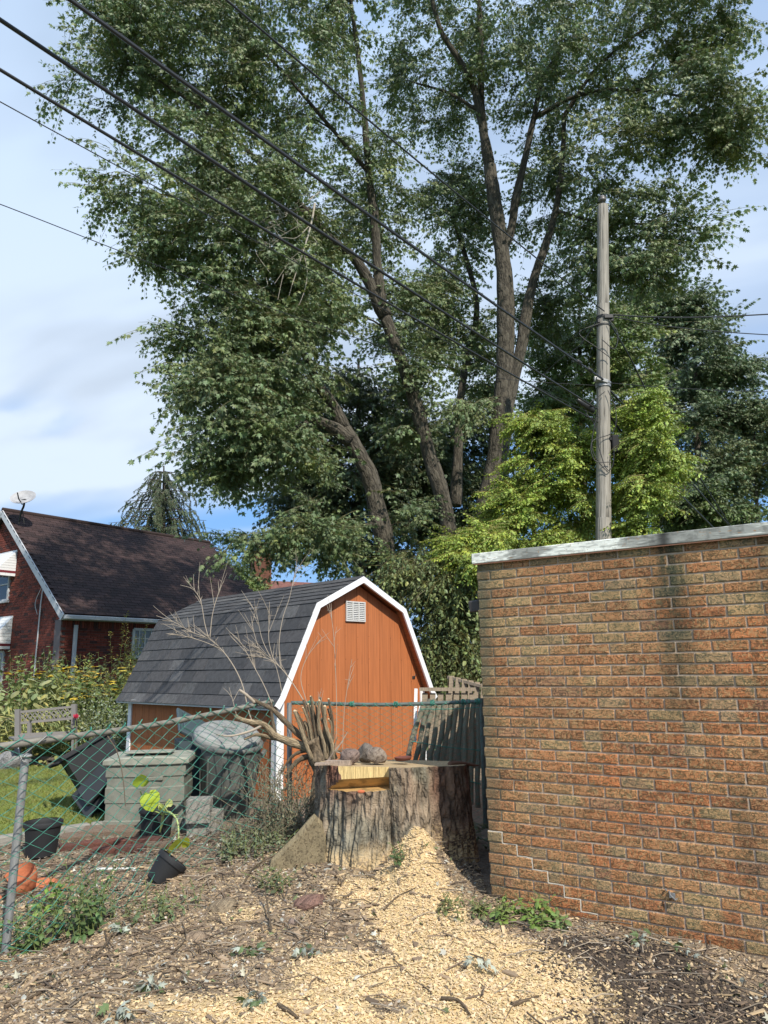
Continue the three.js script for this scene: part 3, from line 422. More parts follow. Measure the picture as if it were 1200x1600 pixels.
// satellite dish on the ridge
{
  const b = at(31, 812, 20.6), c = at(37, 778, 20.4), r = thing('satellite_dish', 'pale grey satellite dish on a mast at the roof peak', 'dish', b);
  const face = new THREE.Vector3(.25, -.42, .87).normalize();           // opening looks towards the photographer and a little down (seen from behind)
  const prof = []; for (let i = 0; i <= 10; i++) { const q = i / 10 * .36; prof.push([q + .0001, q * q * .62]); } for (let i = 10; i >= 0; i--) { const q = i / 10 * .355; prof.push([q + .0001, q * q * .62 - .012]); }
  const g = lathe(prof, 36); g.scale(1, 1, .92); g.applyQuaternion(new THREE.Quaternion().setFromUnitVectors(new THREE.Vector3(0, 1, 0), new THREE.Vector3(.05, .66, .75).normalize())); g.translate(c.x, c.y - .03, c.z);
  wpart('dish', g, std(C(.42, .42, .43), .6, { map: mottle }), r);
  wpart('mast', tube(curve([b.clone().add(new THREE.Vector3(-.02, -.12, 0)), b.clone().lerp(c, .35), b.clone().lerp(c, .62).add(new THREE.Vector3(.06, 0, .03)), c.clone().add(new THREE.Vector3(.03, -.03, .0))], 12), .032, 6), M.iron, r);
  wpart('bracket', merge([tube([c.clone().add(new THREE.Vector3(.03, -.22, .10)), c.clone().add(new THREE.Vector3(.03, -.10, .34)), c.clone().add(new THREE.Vector3(.02, .06, .42))], .018, 5), rbox(.14, .10, .06, .01, c.x + .03, c.y - .10, c.z + .02)]), M.iron, r);
  wpart('stay', tube([b.clone().add(new THREE.Vector3(.16, -.14, .05)), b.clone().lerp(c, .5).add(new THREE.Vector3(.03, 0, .02))], .014, 4), M.iron, r);
}
// house with a chimney far behind
{
  const base = V(-8.2, 0, 41), r = thing('distant_house', 'distant brick house with reddish roof half hidden behind the shed', 'house', base, 30 * Math.PI / 180);
  const W = 9, D = 8, E = 4.6, R = 7.0, v = (x, y, z) => new THREE.Vector3(x, y, z);
  const wg = extrude([[0, 0], [D, 0], [D, E], [D / 2, R], [0, E]], W).applyMatrix4(new THREE.Matrix4().makeBasis(v(0, 0, -1), v(0, 1, 0), v(1, 0, 0)));
  part('wall', wg, std(C(.20, .075, .05), .95, { map: mottle }), r);
  const rf = std(C(.20, .085, .065), .95, { map: mottle });
  part('roof', merge([beam(v(W / 2, E - .25, .35), v(W / 2, R + .1, -D / 2), W + .6, .12), beam(v(W / 2, E - .25, -D - .35), v(W / 2, R + .1, -D / 2), W + .6, .12)]), rf, r);
  part('window', box(1.2, 1.3, .1, 3.5, 3.0, .03), M.whiteClean, r); part('eave_board', box(W + .5, .2, .06, W / 2, E - .22, .42), M.whiteClean, r);
  const ch = at(406, 900, 38), cr = part('chimney', merge([box(.95, 4.5, .8, 0, 0, 0), box(1.08, .18, .92, 0, 2.2, 0), box(1.02, .14, .86, 0, 1.95, 0)]), std(C(.17, .07, .045), .95, { map: mottle }), r);
  cr.position.copy(r.worldToLocal(at(406, 926, 38).clone())); r.updateMatrixWorld(true); cr.position.copy(r.worldToLocal(at(406, 930, 38)));
  const pots = part('chimney_pot', merge([new THREE.CylinderGeometry(.17, .2, .5, 12).translate(.1, 2.5, 0), new THREE.CylinderGeometry(.24, .24, .06, 12).translate(.1, 2.8, 0)]), std(C(.45, .25, .12), .9), cr);
}
// ---------------------------------------------------------------- trees
const leafMat = (r, g, b, o = {}) => new THREE.MeshPhysicalMaterial({ color: C(r, g, b), roughness: .55, side: THREE.DoubleSide, vertexColors: true, transmission: .22, thickness: 0, ...o });
// leaf outlines: [x across, y along]
const MAPLE = [[0, 0], [.22, .12], [.46, .20], [.24, .38], [.50, .66], [.17, .62], [0, 1.05], [-.17, .62], [-.50, .66], [-.24, .38], [-.46, .20], [-.22, .12]];
const OVATE = [[0, 0], [.28, .25], [.30, .55], [.14, .85], [0, 1], [-.14, .85], [-.30, .55], [-.28, .25]];
const BLADE = [[0, 0], [.10, .3], [.09, .7], [0, 1], [-.09, .7], [-.10, .3]];
function leafTris(outline, size, m, out, colr, fold = .22, droop = .25) {       // appended as raw triangles
  const P = outline.map(([x, y]) => new THREE.Vector3(x * size, -Math.abs(x) * size * fold - y * y * size * droop, y * size).applyMatrix4(m)), c = new THREE.Vector3(0, -.25 * .25 * size * droop, .42 * size).applyMatrix4(m);
  for (let i = 0; i < P.length; i++) { const a = P[i], b = P[(i + 1) % P.length]; out.pos.push(c.x, c.y, c.z, a.x, a.y, a.z, b.x, b.y, b.z); for (let k = 0; k < 3; k++) out.col.push(...colr); }
}
function rawGeo(o) { const g = new THREE.BufferGeometry(); g.setAttribute('position', new THREE.Float32BufferAttribute(o.pos, 3)); g.setAttribute('color', new THREE.Float32BufferAttribute(o.col, 3)); g.setAttribute('uv', new THREE.BufferAttribute(new Float32Array(o.pos.length / 3 * 2), 2)); g.computeVertexNormals(); return g; }
function twigTris(a, b, r, out, colr) { const t = tube([a, b], [r, r * .5], 3, false).toNonIndexed(), p = t.attributes.position; for (let i = 0; i < p.count; i++) { out.pos.push(p.getX(i), p.getY(i), p.getZ(i)); out.col.push(...colr); } }
// a leafy shoot along +z, sagging a little; leaves hang from it on both sides
function makeSpray(outline, o) {
  const r = mulberry(o.seed), out = { pos: [], col: [] }, n = o.n, L = o.len, side = o.side || .45, R = (a, b) => a + (b - a) * r();
  const ax = (t, k) => new THREE.Vector3(k * .12 * Math.sin(t * 3) * L, -o.sag * t * t * L, t * L);
  const shoots = o.shoots || 3, roots = [];
  for (let s = 0; s < shoots; s++) roots.push({ y: s === 0 ? 0 : R(-1, 1) * side * 1.6, t0: s === 0 ? 0 : R(.05, .45), l: s === 0 ? 1 : R(.35, .7), v: s === 0 ? 0 : R(-.5, .35) });
  for (const q of roots) {
    const b0 = ax(q.t0, 1), dir = new THREE.Vector3(Math.sin(q.y), q.v, Math.cos(q.y)).normalize(), pt = (t) => b0.clone().add(dir.clone().multiplyScalar(t * q.l * L)).add(new THREE.Vector3(0, -o.sag * t * t * q.l * L, 0));
    if (o.twig) for (let k = 0; k < 3; k++) twigTris(pt(k / 3), pt((k + 1) / 3), o.twig * (1 - .25 * k), out, [.9, .62, .5]);
    const m = Math.round(n * q.l / roots.reduce((a, e) => a + e.l, 0));
    for (let i = 0; i < m; i++) {
      const t = R(.08, 1), p = pt(t), sd = r() < .5 ? 1 : -1, yaw = q.y + sd * R(.4, 1.5), pitch = R(-.2, .9) + o.hang, roll = R(-.8, .8), sz = o.size * R(.5, 1.35);
      const mt = new THREE.Matrix4().compose(p.add(new THREE.Vector3(Math.sin(yaw) * .04 * o.size / .1, -.02, Math.cos(yaw) * .04 * o.size / .1)), eul(pitch, yaw, roll, 'YXZ'), new THREE.Vector3(1, 1, 1));
      const k = R(.72, 1.25), w = R(-.12, .12); leafTris(outline, sz, mt, out, [k * (1 + w), k, k * (1 - w)], o.fold ?? .22, o.droop ?? .3);
    }
  }
  return rawGeo(out);
}
const maples = [1, 2, 3].map((s) => makeSpray(MAPLE, { seed: s, n: 46, len: .95, size: .074, sag: .22, hang: .25, twig: .006, shoots: 4 }));
const mapleSmall = [11, 12].map((s) => makeSpray(MAPLE, { seed: s, n: 40, len: .85, size: .074, sag: .2, hang: .25, twig: .006, shoots: 4 }));
const ovates = [21, 22, 23].map((s) => makeSpray(OVATE, { seed: s, n: 60, len: .55, size: .046, sag: .25, hang: .15, twig: .004, shoots: 5 }));
const scrubs = [31, 32].map((s) => makeSpray(OVATE, { seed: s, n: 36, len: .6, size: .05, sag: .3, hang: .3, twig: .004, shoots: 5 }));
// skeleton that grows out of traced limbs to every attractor
class Skeleton {
  constructor() { this.n = []; this.geo = []; }
  limb(pts, r0, r1, seg = 10, steps = 0) { const c = curve(pts, steps || pts.length * 4); const base = this.n.length; c.forEach((p, i) => this.n.push({ p, r: lerp(r0, r1, i / (c.length - 1)), d: c[Math.min(i + 1, c.length - 1)].clone().sub(c[Math.max(i - 1, 0)]).normalize() })); this.geo.push(tube(c.map((p, i) => p.clone().add(new THREE.Vector3(.03 * r0 * Math.sin(i * 2.1), 0, .03 * r0 * Math.cos(i * 1.7)))), (t) => lerp(r0, r1, t) * (1 + .12 * Math.sin(t * 23) * (1 - t)), seg)); return this; }
  grow(targets, o = {}) {
    const tips = [], root = this.n[0].p; targets.sort((a, b) => a.p.distanceToSquared(root) - b.p.distanceToSquared(root));
    for (const t of targets) {
      let best = null, bd = 1e9; for (const q of this.n) { const dx = t.p.x - q.p.x, dy = t.p.y - q.p.y, dz = t.p.z - q.p.z; let d = dx * dx + dy * dy + dz * dz; if (dy < 0) d *= 1.5; d *= q.r < .012 ? 1.25 : 1; if (d < bd) { bd = d; best = q; } }
      const L = best.p.distanceTo(t.p); if (L < .15) { tips.push({ p: t.p, d: best.d.clone(), t }); continue; }
      const dir = t.p.clone().sub(best.p).normalize(), r = Math.min(best.r * .72, (o.r0 || .008) + L * (o.rk || .011)), start = dir.clone().lerp(best.d, .45).normalize();
      const m = best.p.clone().add(start.multiplyScalar(L * .4)).add(new THREE.Vector3(gauss(), gauss() + .6, gauss()).multiplyScalar(L * .07)), m2 = m.clone().lerp(t.p, .55).add(new THREE.Vector3(gauss(), gauss() + .5, gauss()).multiplyScalar(L * .06));
      const c = curve([best.p, m, m2, t.p], Math.max(4, Math.min(10, Math.round(L / .35))));
      c.forEach((p, i) => { if (i) this.n.push({ p, r: lerp(r, .006, i / (c.length - 1)), d: c[i].clone().sub(c[i - 1]).normalize() }); });
      this.geo.push(tube(c, (q) => lerp(r, .005, q), r > .05 ? 7 : 4, false)); tips.push({ p: t.p, d: c[c.length - 1].clone().sub(c[c.length - 2]).normalize(), t });
    }
    return tips;
  }
}
// points filling a lens-shaped part of a crown; centre given through at(), radii in metres
function fill(n, u, v, D, ru, rv, rd, out, o = {}) {
  const c = at(u, v, D), sx = Math.max(.12, ru * D / FPX - (o.in ?? .34)), sy = Math.max(.1, rv * D / FPX - (o.in ?? .34) * .6);
  for (let i = 0; i < n; i++) { let x, y, z, l; do { x = rr(-1, 1); y = rr(-1, 1); z = rr(-1, 1); l = x * x + y * y + z * z; } while (l > 1); const k = Math.pow(l, -.12); out.push({ p: new THREE.Vector3(c.x + x * k * sx * .94, c.y + y * k * sy * .94 + (o.dy || 0), c.z + z * k * rd), c, o }); }
}
function dress(tips, geos, mat, tree, o) {      // several shoots at each branch end
  const lists = geos.map(() => []);
  for (const t of tips) {
    const per = t.t.o.per || o.per; const out = t.p.clone().sub(t.t.c); if (out.lengthSq() < .01) out.copy(t.d); out.normalize().multiplyScalar(.6).add(t.d); out.y *= .55; out.normalize();
    for (let i = 0; i < per; i++) { if (i + 1 > per && rnd() > per - i) continue;
      const yaw = Math.atan2(out.x, out.z) + gauss() * 1.0, pitch = -Math.asin(clamp(out.y, -1, 1)) * .6 + rr(-.25, .55) + (o.hang || 0), s = o.scale * rr(.7, 1.25) * (t.t.o.s || 1);
      const back = rr(0, .75) * (o.back ?? .8), p = t.p.clone().sub(t.d.clone().multiplyScalar(back)).add(new THREE.Vector3(gauss(), gauss(), gauss()).multiplyScalar(o.jit ?? .14)).sub(tree.position);
      const k = rr(.72, 1.3) * (t.t.o.k || 1), y = rr(-.5, 1) ** 3 * .35 + (t.t.o.y || 0);
      lists[Math.floor(rnd() * geos.length)].push({ m: mat4(p, eul(pitch, yaw, gauss() * .5, 'YXZ'), s), c: C(k * (1 + y * .9), k * (1 + .35 * y), k * (1 - .35 * y)) });
    }
  }
  lists.forEach((l, i) => l.length && inst('crown', geos[i], mat, l, tree, 'stuff'));
}
const P = (...a) => a.map(([u, v, D]) => at(u, v, D));
rnd = mulberry(101);
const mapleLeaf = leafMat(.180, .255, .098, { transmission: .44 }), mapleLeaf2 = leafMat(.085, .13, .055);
{ // left-leaning trunk
  const base = at(612, 935, 14); base.y = .1; const t = thing('maple_tree', 'big green maple whose dark trunk leans left over the shed', 'tree', base), s = new Skeleton();
  s.limb([base, ...P([603, 860, 14], [590, 800, 14], [578, 745, 14], [558, 705, 13.9], [538, 670, 13.8])], .21, .15, 14);
  s.limb(P([538, 670, 13.8], [520, 632, 13.7], [500, 605, 13.6], [488, 580, 13.5], [470, 545, 13.3], [440, 500, 13]), .13, .04);
  s.limb(P([548, 690, 13.8], [520, 668, 13.7], [490, 655, 13.5], [470, 630, 13.4], [460, 590, 13.2], [452, 545, 13], [430, 490, 12.6], [390, 430, 12.2]), .15, .04);
  s.limb(P([470, 630, 13.4], [430, 610, 13], [380, 600, 12.4], [320, 580, 12]), .08, .03, 7); s.limb(P([490, 655, 13.5], [440, 680, 13], [390, 690, 12.5]), .07, .03, 7);
  s.limb(P([595, 815, 14], [540, 830, 13.6], [470, 845, 13], [400, 850, 12.6]), .05, .012, 6);
  const a = []; fill(60, 365, 510, 12.6, 92, 90, 1.6, a); fill(60, 385, 620, 12.6, 100, 80, 1.6, a); fill(34, 420, 690, 12.8, 85, 45, 1.3, a, { per: 5 }); fill(14, 330, 695, 12.3, 46, 36, .9, a, { per: 4 }); fill(40, 450, 560, 12.9, 90, 110, 1.5, a); fill(10, 300, 600, 12.3, 40, 46, .8, a, { per: 4 }); fill(9, 280, 520, 12.3, 40, 40, .7, a, { per: 4 }); 
  fill(24, 410, 838, 12.8, 95, 26, 1.0, a, { per: 3, s: .9 }); fill(8, 640, 800, 13.6, 30, 50, .3, a, { per: 3 }); fill(5, 500, 720, 13.2, 30, 40, .3, a, { per: 3 }); fill(22, 500, 835, 13.2, 70, 45, 1.2, a, { per: 6 }); fill(10, 360, 735, 12.4, 40, 18, .5, a, { per: 4 });
  dress(s.grow(a), maples, mapleLeaf, t, { per: 4.5, scale: 1 });
  wpart('trunk', merge(s.geo), M.bark, t);
}
{ // middle trunk
  const base = at(706, 900, 14.6); base.y = .1; const t = thing('maple_tree', 'tall maple with curved grey trunk in the middle, crown reaching far left', 'tree', base), s = new Skeleton();
  s.limb([base, ...P([702, 830, 14.6], [688, 765, 14.5], [672, 715, 14.5], [656, 655, 14.4], [640, 600, 14.3], [622, 550, 14.2], [602, 495, 14.1])], .18, .125, 14);
  s.limb(P([602, 495, 14.1], [585, 460, 14], [570, 428, 13.9], [550, 400, 13.7], [520, 376, 13.4], [480, 330, 13], [420, 270, 12.4]), .15, .045);
  s.limb(P([596, 480, 14], [590, 420, 14], [585, 340, 13.9], [576, 270, 13.8], [570, 190, 13.7], [560, 90, 13.5], [545, -20, 13.2]), .12, .04);
  s.limb(P([420, 270, 12.4], [350, 200, 12], [270, 140, 11.6], [200, 100, 11.3]), .05, .018, 7); s.limb(P([480, 330, 13], [400, 330, 12.4], [300, 310, 11.9], [210, 300, 11.6]), .05, .018, 7); s.limb(P([576, 270, 13.8], [500, 180, 13], [420, 90, 12.4], [330, 20, 12]), .05, .018, 7);
  { const g = [], pale = std(C(.34, .31, .26), .9), L = (l, r) => g.push(tube(curve(P(...l), 14), (q) => lerp(r, .004, q), 5)); L([[492, 318, 12], [486, 350, 11.8], [474, 392, 11.7], [458, 440, 11.7], [446, 482, 11.7]], .022); L([[486, 350, 11.8], [462, 372, 11.7], [440, 372, 11.6], [420, 388, 11.6]], .010); L([[474, 392, 11.7], [480, 430, 11.7], [470, 470, 11.7], [452, 500, 11.7]], .009); L([[500, 300, 12], [455, 330, 11.7], [425, 336, 11.6], [400, 352, 11.6]], .012); L([[440, 340, 11.6], [430, 322, 11.6], [410, 318, 11.6]], .007); for (let i = 0; i < 26; i++) { const u = rr(400, 490), v = rr(320, 440); L([[u, v, 11.6], [u + rr(-22, 12), v + rr(-12, 16), 11.55], [u + rr(-44, 14), v + rr(-20, 34), 11.5]], .005); } wpart('dead_branches', merge(g), pale, t); }
  const a = []; fill(30, 225, 85, 11.5, 92, 56, 1.1, a, { per: 4 }); fill(8, 128, 112, 11.2, 56, 26, .4, a, { per: 3, s: .9, in: .15 }); fill(5, 160, 160, 11.3, 40, 22, .4, a, { per: 3, s: .9, in: .15 }); fill(26, 190, 20, 11.6, 70, 40, 1, a, { per: 5 }); fill(44, 330, 90, 12.1, 110, 95, 1.5, a); fill(40, 325, 245, 11.9, 85, 62, 1.3, a); fill(14, 225, 300, 11.6, 66, 34, .7, a, { per: 4, in: .22 }); fill(5, 172, 296, 11.5, 40, 18, .4, a, { per: 3, in: .15 }); fill(38, 335, 370, 12.1, 95, 66, 1.4, a); fill(12, 245, 392, 11.9, 46, 44, .8, a, { per: 4 });
  fill(50, 470, 130, 12.9, 140, 130, 1.9, a); fill(56, 450, 320, 12.8, 110, 110, 1.6, a); fill(44, 580, 300, 14.6, 80, 150, 1.2, a); fill(40, 480, 450, 13.1, 90, 60, 1.3, a, { per: 7 }); fill(60, 420, -70, 12.6, 260, 90, 2.2, a, { per: 5, s: 1.2 }); fill(30, 620, 480, 15.2, 60, 90, .8, a); fill(14, 640, 620, 14.9, 40, 90, .5, a, { per: 5 });
  dress(s.grow(a), maples, mapleLeaf, t, { per: 4.5, scale: 1 });
  wpart('trunk', merge(s.geo), M.bark, t);
}
{ // right forked trunk
  const base = at(756, 900, 15); base.y = .1; const t = thing('maple_tree', 'tallest maple with forked straight trunk behind the brick building corner', 'tree', base), s = new Skeleton();
  s.limb([base, ...P([762, 800, 15], [776, 720, 15], [784, 660, 15], [788, 600, 15], [790, 520, 15], [789, 440, 15], [783, 385, 15], [772, 310, 14.9], [765, 260, 14.9])], .27, .15, 14);
  s.limb(P([765, 260, 14.9], [757, 215, 14.8], [750, 175, 14.7], [738, 130, 14.6], [715, 90, 14.4], [690, 50, 14.2], [670, -20, 14]), .13, .045); s.limb(P([757, 215, 14.8], [752, 150, 14.8], [752, 80, 14.7], [748, -10, 14.6], [745, -100, 14.5]), .09, .04);
  s.limb(P([783, 390, 15], [797, 365, 15], [806, 310, 14.9], [820, 250, 14.8], [834, 185, 14.7], [850, 120, 14.4], [890, 60, 14]), .12, .04);
  s.limb(P([784, 660, 15], [800, 600, 15], [814, 545, 15], [824, 480, 15], [836, 430, 15], [852, 385, 15], [868, 330, 14.9], [878, 260, 14.8], [882, 180, 14.6]), .16, .05);
  s.limb(P([750, 175, 14.7], [700, 145, 14.6], [650, 130, 14.6]), .05, .02, 6); s.limb(P([868, 330, 14.9], [930, 345, 14.5], [1000, 350, 14.1], [1060, 350, 13.8]), .045, .015, 6); s.limb(P([834, 185, 14.7], [900, 150, 14.2], [980, 140, 13.6], [1060, 150, 13.2], [1130, 180, 12.9]), .06, .016, 6); s.limb(P([882, 180, 14.6], [930, 110, 14], [1000, 50, 13.4], [1100, 10, 12.9]), .055, .016, 6);
  s.limb(P([712, 790, 16], [716, 700, 16.2], [722, 600, 16.4], [745, 480, 16.4], [705, 330, 16.2]), .14, .05, 8);
  const a = []; fill(60, 690, 110, 15.4, 130, 130, 1.6, a); fill(54, 860, 90, 14.0, 130, 110, 1.8, a); fill(38, 1000, 80, 13.4, 110, 85, 1.4, a, { per: 4 }); fill(24, 1100, 30, 12.9, 85, 45, .9, a, { per: 5 }); fill(34, 1080, 165, 13.1, 85, 62, 1, a, { per: 5 }); fill(22, 1140, 205, 12.8, 58, 34, .7, a, { per: 4, y: .12 }); fill(28, 950, 235, 13.9, 100, 65, 1.3, a, { per: 4, y: .08 });
  fill(22, 1000, 330, 13.9, 90, 30, .9, a, { per: 4, y: .06 }); fill(16, 1060, 370, 13.7, 55, 40, .8, a, { per: 4 }); fill(18, 1010, 420, 13.9, 65, 30, .8, a, { per: 4 }); fill(30, 930, 400, 14.8, 60, 70, 1, a, { per: 5 }); fill(54, 710, 330, 16.5, 75, 130, 1, a); fill(28, 850, 300, 15.9, 60, 120, .9, a, { per: 5 }); fill(46, 690, 480, 16.6, 60, 90, .9, a); fill(26, 750, 560, 16.8, 45, 90, .7, a); fill(24, 850, 470, 16.4, 45, 60, .7, a); fill(60, 820, -80, 14, 330, 90, 2.4, a, { per: 5, s: 1.2 });
  fill(14, 650, 560, 14.4, 28, 34, .4, a, { per: 4 }); fill(10, 735, 630, 14.4, 40, 26, .4, a, { per: 4 });
  dress(s.grow(a), maples, mapleLeaf, t, { per: 4.5, scale: 1 });
  wpart('trunk', merge(s.geo), M.bark, t);
}
function bgTree(name, label, cat, u, D, yTop, trunkV, rTrunk, blobs, geos, mat, o) {
  const base = at(u, 1000, D); base.y = 0; const t = thing(name, label, cat, base, 0, o.group), s = new Skeleton(); const top = at(o.topU || u, yTop, D);
  s.limb([base, base.clone().lerp(top, .35).add(new THREE.Vector3(.05, 0, .1)), base.clone().lerp(top, .7), top], rTrunk, .03, 8);
  const a = []; for (const b of blobs) fill(b[0], b[1], b[2], D + (b[6] || 0), b[3], b[4], b[5], a, b[7] || {}); dress(s.grow(a, o.grow), geos, mat, t, o); wpart('trunk', merge(s.geo), o.bark || M.barkDark, t); return t;
}
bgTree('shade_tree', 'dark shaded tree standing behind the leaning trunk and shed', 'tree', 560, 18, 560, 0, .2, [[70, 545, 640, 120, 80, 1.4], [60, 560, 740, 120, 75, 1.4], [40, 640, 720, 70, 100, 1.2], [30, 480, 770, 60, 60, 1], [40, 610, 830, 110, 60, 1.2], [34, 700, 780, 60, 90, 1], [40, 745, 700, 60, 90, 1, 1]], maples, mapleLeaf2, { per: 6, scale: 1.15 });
bgTree('shade_tree', 'mid-green tree directly left of and behind the utility pole', 'tree', 905, 18.5, 470, 0, .2, [[60, 900, 560, 80, 90, 1.5], [40, 960, 520, 60, 70, 1.2], [50, 880, 660, 90, 70, 1.4], [40, 990, 620, 60, 90, 1.2], [14, 850, 600, 30, 70, .8]], mapleSmall, leafMat(.19, .28, .08, { transmission: .4 }), { per: 6, scale: 1.15 });
bgTree('oak_tree', 'dark green tree with jagged peaks at the far right edge', 'tree', 1085, 27, 455, 0, .25, [[24, 1005, 475, 30, 40, .8], [30, 1075, 480, 36, 34, .9], [60, 1080, 560, 62, 70, 1.6], [22, 1140, 580, 36, 36, 1], [70, 1090, 670, 90, 80, 1.8], [24, 1165, 640, 36, 40, .9], [50, 1110, 760, 80, 60, 1.5]], maples, leafMat(.14, .21, .09, { transmission: .4 }), { per: 6, scale: 1.5 });
bgTree('young_tree', 'small grey-green tree cut off by the right edge above the coping', 'tree', 1178, 26, 640, 0, .12, [[24, 1195, 660, 26, 40, 1], [30, 1190, 730, 26, 60, 1], [16, 1140, 720, 30, 50, .9]], mapleSmall, leafMat(.17, .22, .09), { per: 6, scale: 1.1 });
// yellow-green shrubs behind the building
const lime = leafMat(.29, .40, .06, { transmission: .3 });
bgTree('lime_shrub', 'tall yellow-green shrub left of the utility pole above the coping', 'shrub', 830, 12.9, 660, 0, .06, [[52, 850, 730, 72, 80, .7], [30, 900, 790, 60, 60, .6], [34, 800, 790, 55, 55, .7], [22, 905, 710, 46, 46, .4], [20, 720, 850, 40, 40, .4, -1.4], [26, 760, 840, 48, 42, .5, -1.2], [20, 830, 660, 60, 26, .6], [22, 745, 880, 36, 36, .4, -1.6], [30, 850, 850, 90, 30, .6]], ovates, lime, { per: 8, scale: 1.0, jit: .10, back: .4, grow: { r0: .004, rk: .006 } });
bgTree('lime_shrub', 'bright yellow-green shrub immediately right of the utility pole', 'shrub', 1000, 12.3, 640, 0, .05, [[44, 1005, 690, 42, 58, .6], [40, 1000, 770, 56, 48, .7], [20, 1040, 720, 30, 26, .5], [14, 1000, 630, 24, 20, .4], [18, 975, 822, 45, 24, .4], [8, 980, 700, 16, 50, .3]], ovates, lime, { per: 8, scale: 1.0, jit: .10, back: .4, grow: { r0: .004, rk: .006 } });
bgTree('leafy_shrub', 'green leafy shrub behind the coping near the sagging wires', 'shrub', 1070, 20, 760, 0, .05, [[30, 1075, 790, 50, 34, .7], [24, 1120, 810, 50, 26, .7]], ovates, leafMat(.10, .16, .035), { per: 8, scale: 1.7, jit: .1, back: .4, grow: { r0: .004, rk: .006 } });
// thicket between shed and building
bgTree('vine_thicket', 'dark tangled thicket of vines between the shed and brick building', 'thicket', 690, 11.8, 900, 0, .06, [[44, 690, 900, 60, 50, .6], [40, 690, 980, 46, 60, .5], [24, 720, 1040, 26, 40, .3], [26, 640, 880, 50, 34, .5], [20, 660, 1030, 22, 36, .3], [16, 735, 930, 16, 50, .3]], scrubs, leafMat(.155, .205, .07), { per: 5, scale: 1.2, jit: .12, back: .5, hang: .3, grow: { r0: .004, rk: .005 } });
bgTree('round_tree', 'light green round tree between the house roof and far chimney', 'tree', 368, 33, 885, 0, .2, [[40, 366, 905, 28, 26, 1.4], [20, 350, 930, 30, 20, 1.2], [14, 385, 920, 16, 20, 1]], mapleSmall, leafMat(.14, .21, .05), { per: 7, scale: 1.5 });
bgTree('distant_tree', 'leafy treetop peeping over the left edge of the house roof', 'tree', 4, 30, 800, 0, .15, [[18, 2, 815, 26, 14, 1.2], [16, -10, 840, 30, 20, 1.2]], mapleSmall, leafMat(.12, .17, .05), { per: 6, scale: 1.3 });
// spruce behind the house
{
  const base = at(258, 1000, 30); base.y = 0; const t = thing('spruce_tree', 'spruce with drooping tiered branches rising behind the house roof', 'tree', base), top = at(256, 728, 30), H = top.y, g = [tube([base, top], [.32, .03], 8)], out = { pos: [], col: [] };
  rnd = mulberry(55); const r2 = rnd;
  { for (let s = 0; s < 2; s++) { const yw = 0; } for (let i = 0; i < 70; i++) { const tt = rr(0, 1), sd = i % 2 ? 1 : -1, m = mat4(new THREE.Vector3(0, -.12 * tt * tt, tt * .9), eul(rr(.1, .9), sd * rr(.3, 1.2), rr(-1, 1), 'YXZ')); leafTris(BLADE, rr(.12, .22), m, out, [rr(.7, 1.2), rr(.8, 1.2), rr(.7, 1.1)], .05, .15); } twigTris(new THREE.Vector3(), new THREE.Vector3(0, -.1, .85), .012, out, [.9, .6, .5]); }
  const sp = rawGeo(out), list = [];
  for (let y = H * .40; y < H - .1; y += .42) { const f = (H - y) / (H * .6), R = .4 + 3.5 * Math.pow(f, .8) * rr(.75, 1.1), n = 7; const ph = rr(0, 6); for (let k = 0; k < n; k++) { const a = ph + k / n * 6.283 + rr(-.3, .3), L = R * rr(.7, 1.15); const p = (q) => new THREE.Vector3(top.x + (base.x - top.x) * (1 - y / H) + Math.sin(a) * L * q, y + L * (.10 * q - .42 * q * q + .22 * q ** 3), base.z + Math.cos(a) * L * q); g.push(tube([p(0), p(.35), p(.7), p(1)], [.035, .025, .015, .006], 4, false)); const m = Math.ceil(L / .22); for (let i = 1; i <= m; i++) { const q = i / m * 1.0; for (let w = 0; w < 1; w++) list.push({ m: mat4(p(q * .93).sub(base), eul(rr(.5, 1.25), a + rr(-.7, .7), rr(-.4, .4), 'YXZ'), rr(.5, .85)), c: shade(WHITE, rr(.7, 1.3)) }); } } }
  inst('needles', sp, leafMat(.060, .080, .036, { transmission: .05 }), list, t, 'stuff'); wpart('trunk', merge(g), M.barkDark, t);
}
// ---------------------------------------------------------------- chain-link fences
const vinyl = std(C(.055, .24, .175), .45), railMat = std(C(.27, .25, .21), .7, { map: rep(mottle, 1, 3), bumpMap: rep(grain, 3, 6), bumpScale: .001 });
const railGreen = std(C(.12, .155, .14), .6, { map: rep(mottle, 1, 3) });
rnd = mulberry(303);
function chainMesh(S, L, Hh, cw, rad, bump) {      // S(u metres along, v metres up) -> point and normal; woven zigzag wires
  const nW = Math.round(L / cw), ch = cw * .52, nR = Math.round(Hh / ch), geos = [];
  for (let i = 0; i < nW; i++) { const pts = []; for (let j = 0; j <= nR; j++) { const sgn = (i + j) % 2 ? .5 : -.5, u = (i + .5 + sgn * 1.06) * cw, v = j * ch; const [p, n] = S(u, v); p.addScaledVector(n, ((j % 2) ? 1 : -1) * rad * 1.1); if (j === nR) { pts.push(p); const [q, m] = S(u + sgn * .5 * cw * rr(.2, 1), v + rr(.012, .028)); pts.push(q.addScaledVector(m, rr(-.012, .012))); } else pts.push(p); } geos.push(tube(pts, rad, 4, false)); }
  return merge(geos);
}
const railA = at(-70, 1176, 4.25), railB = at(60, 1158, 4.62), railC = at(250, 1131, 5.75), railD = at(425, 1096, 7.2), railE = at(455, 1098, 7.25), railF = at(752, 1096, 7.0);
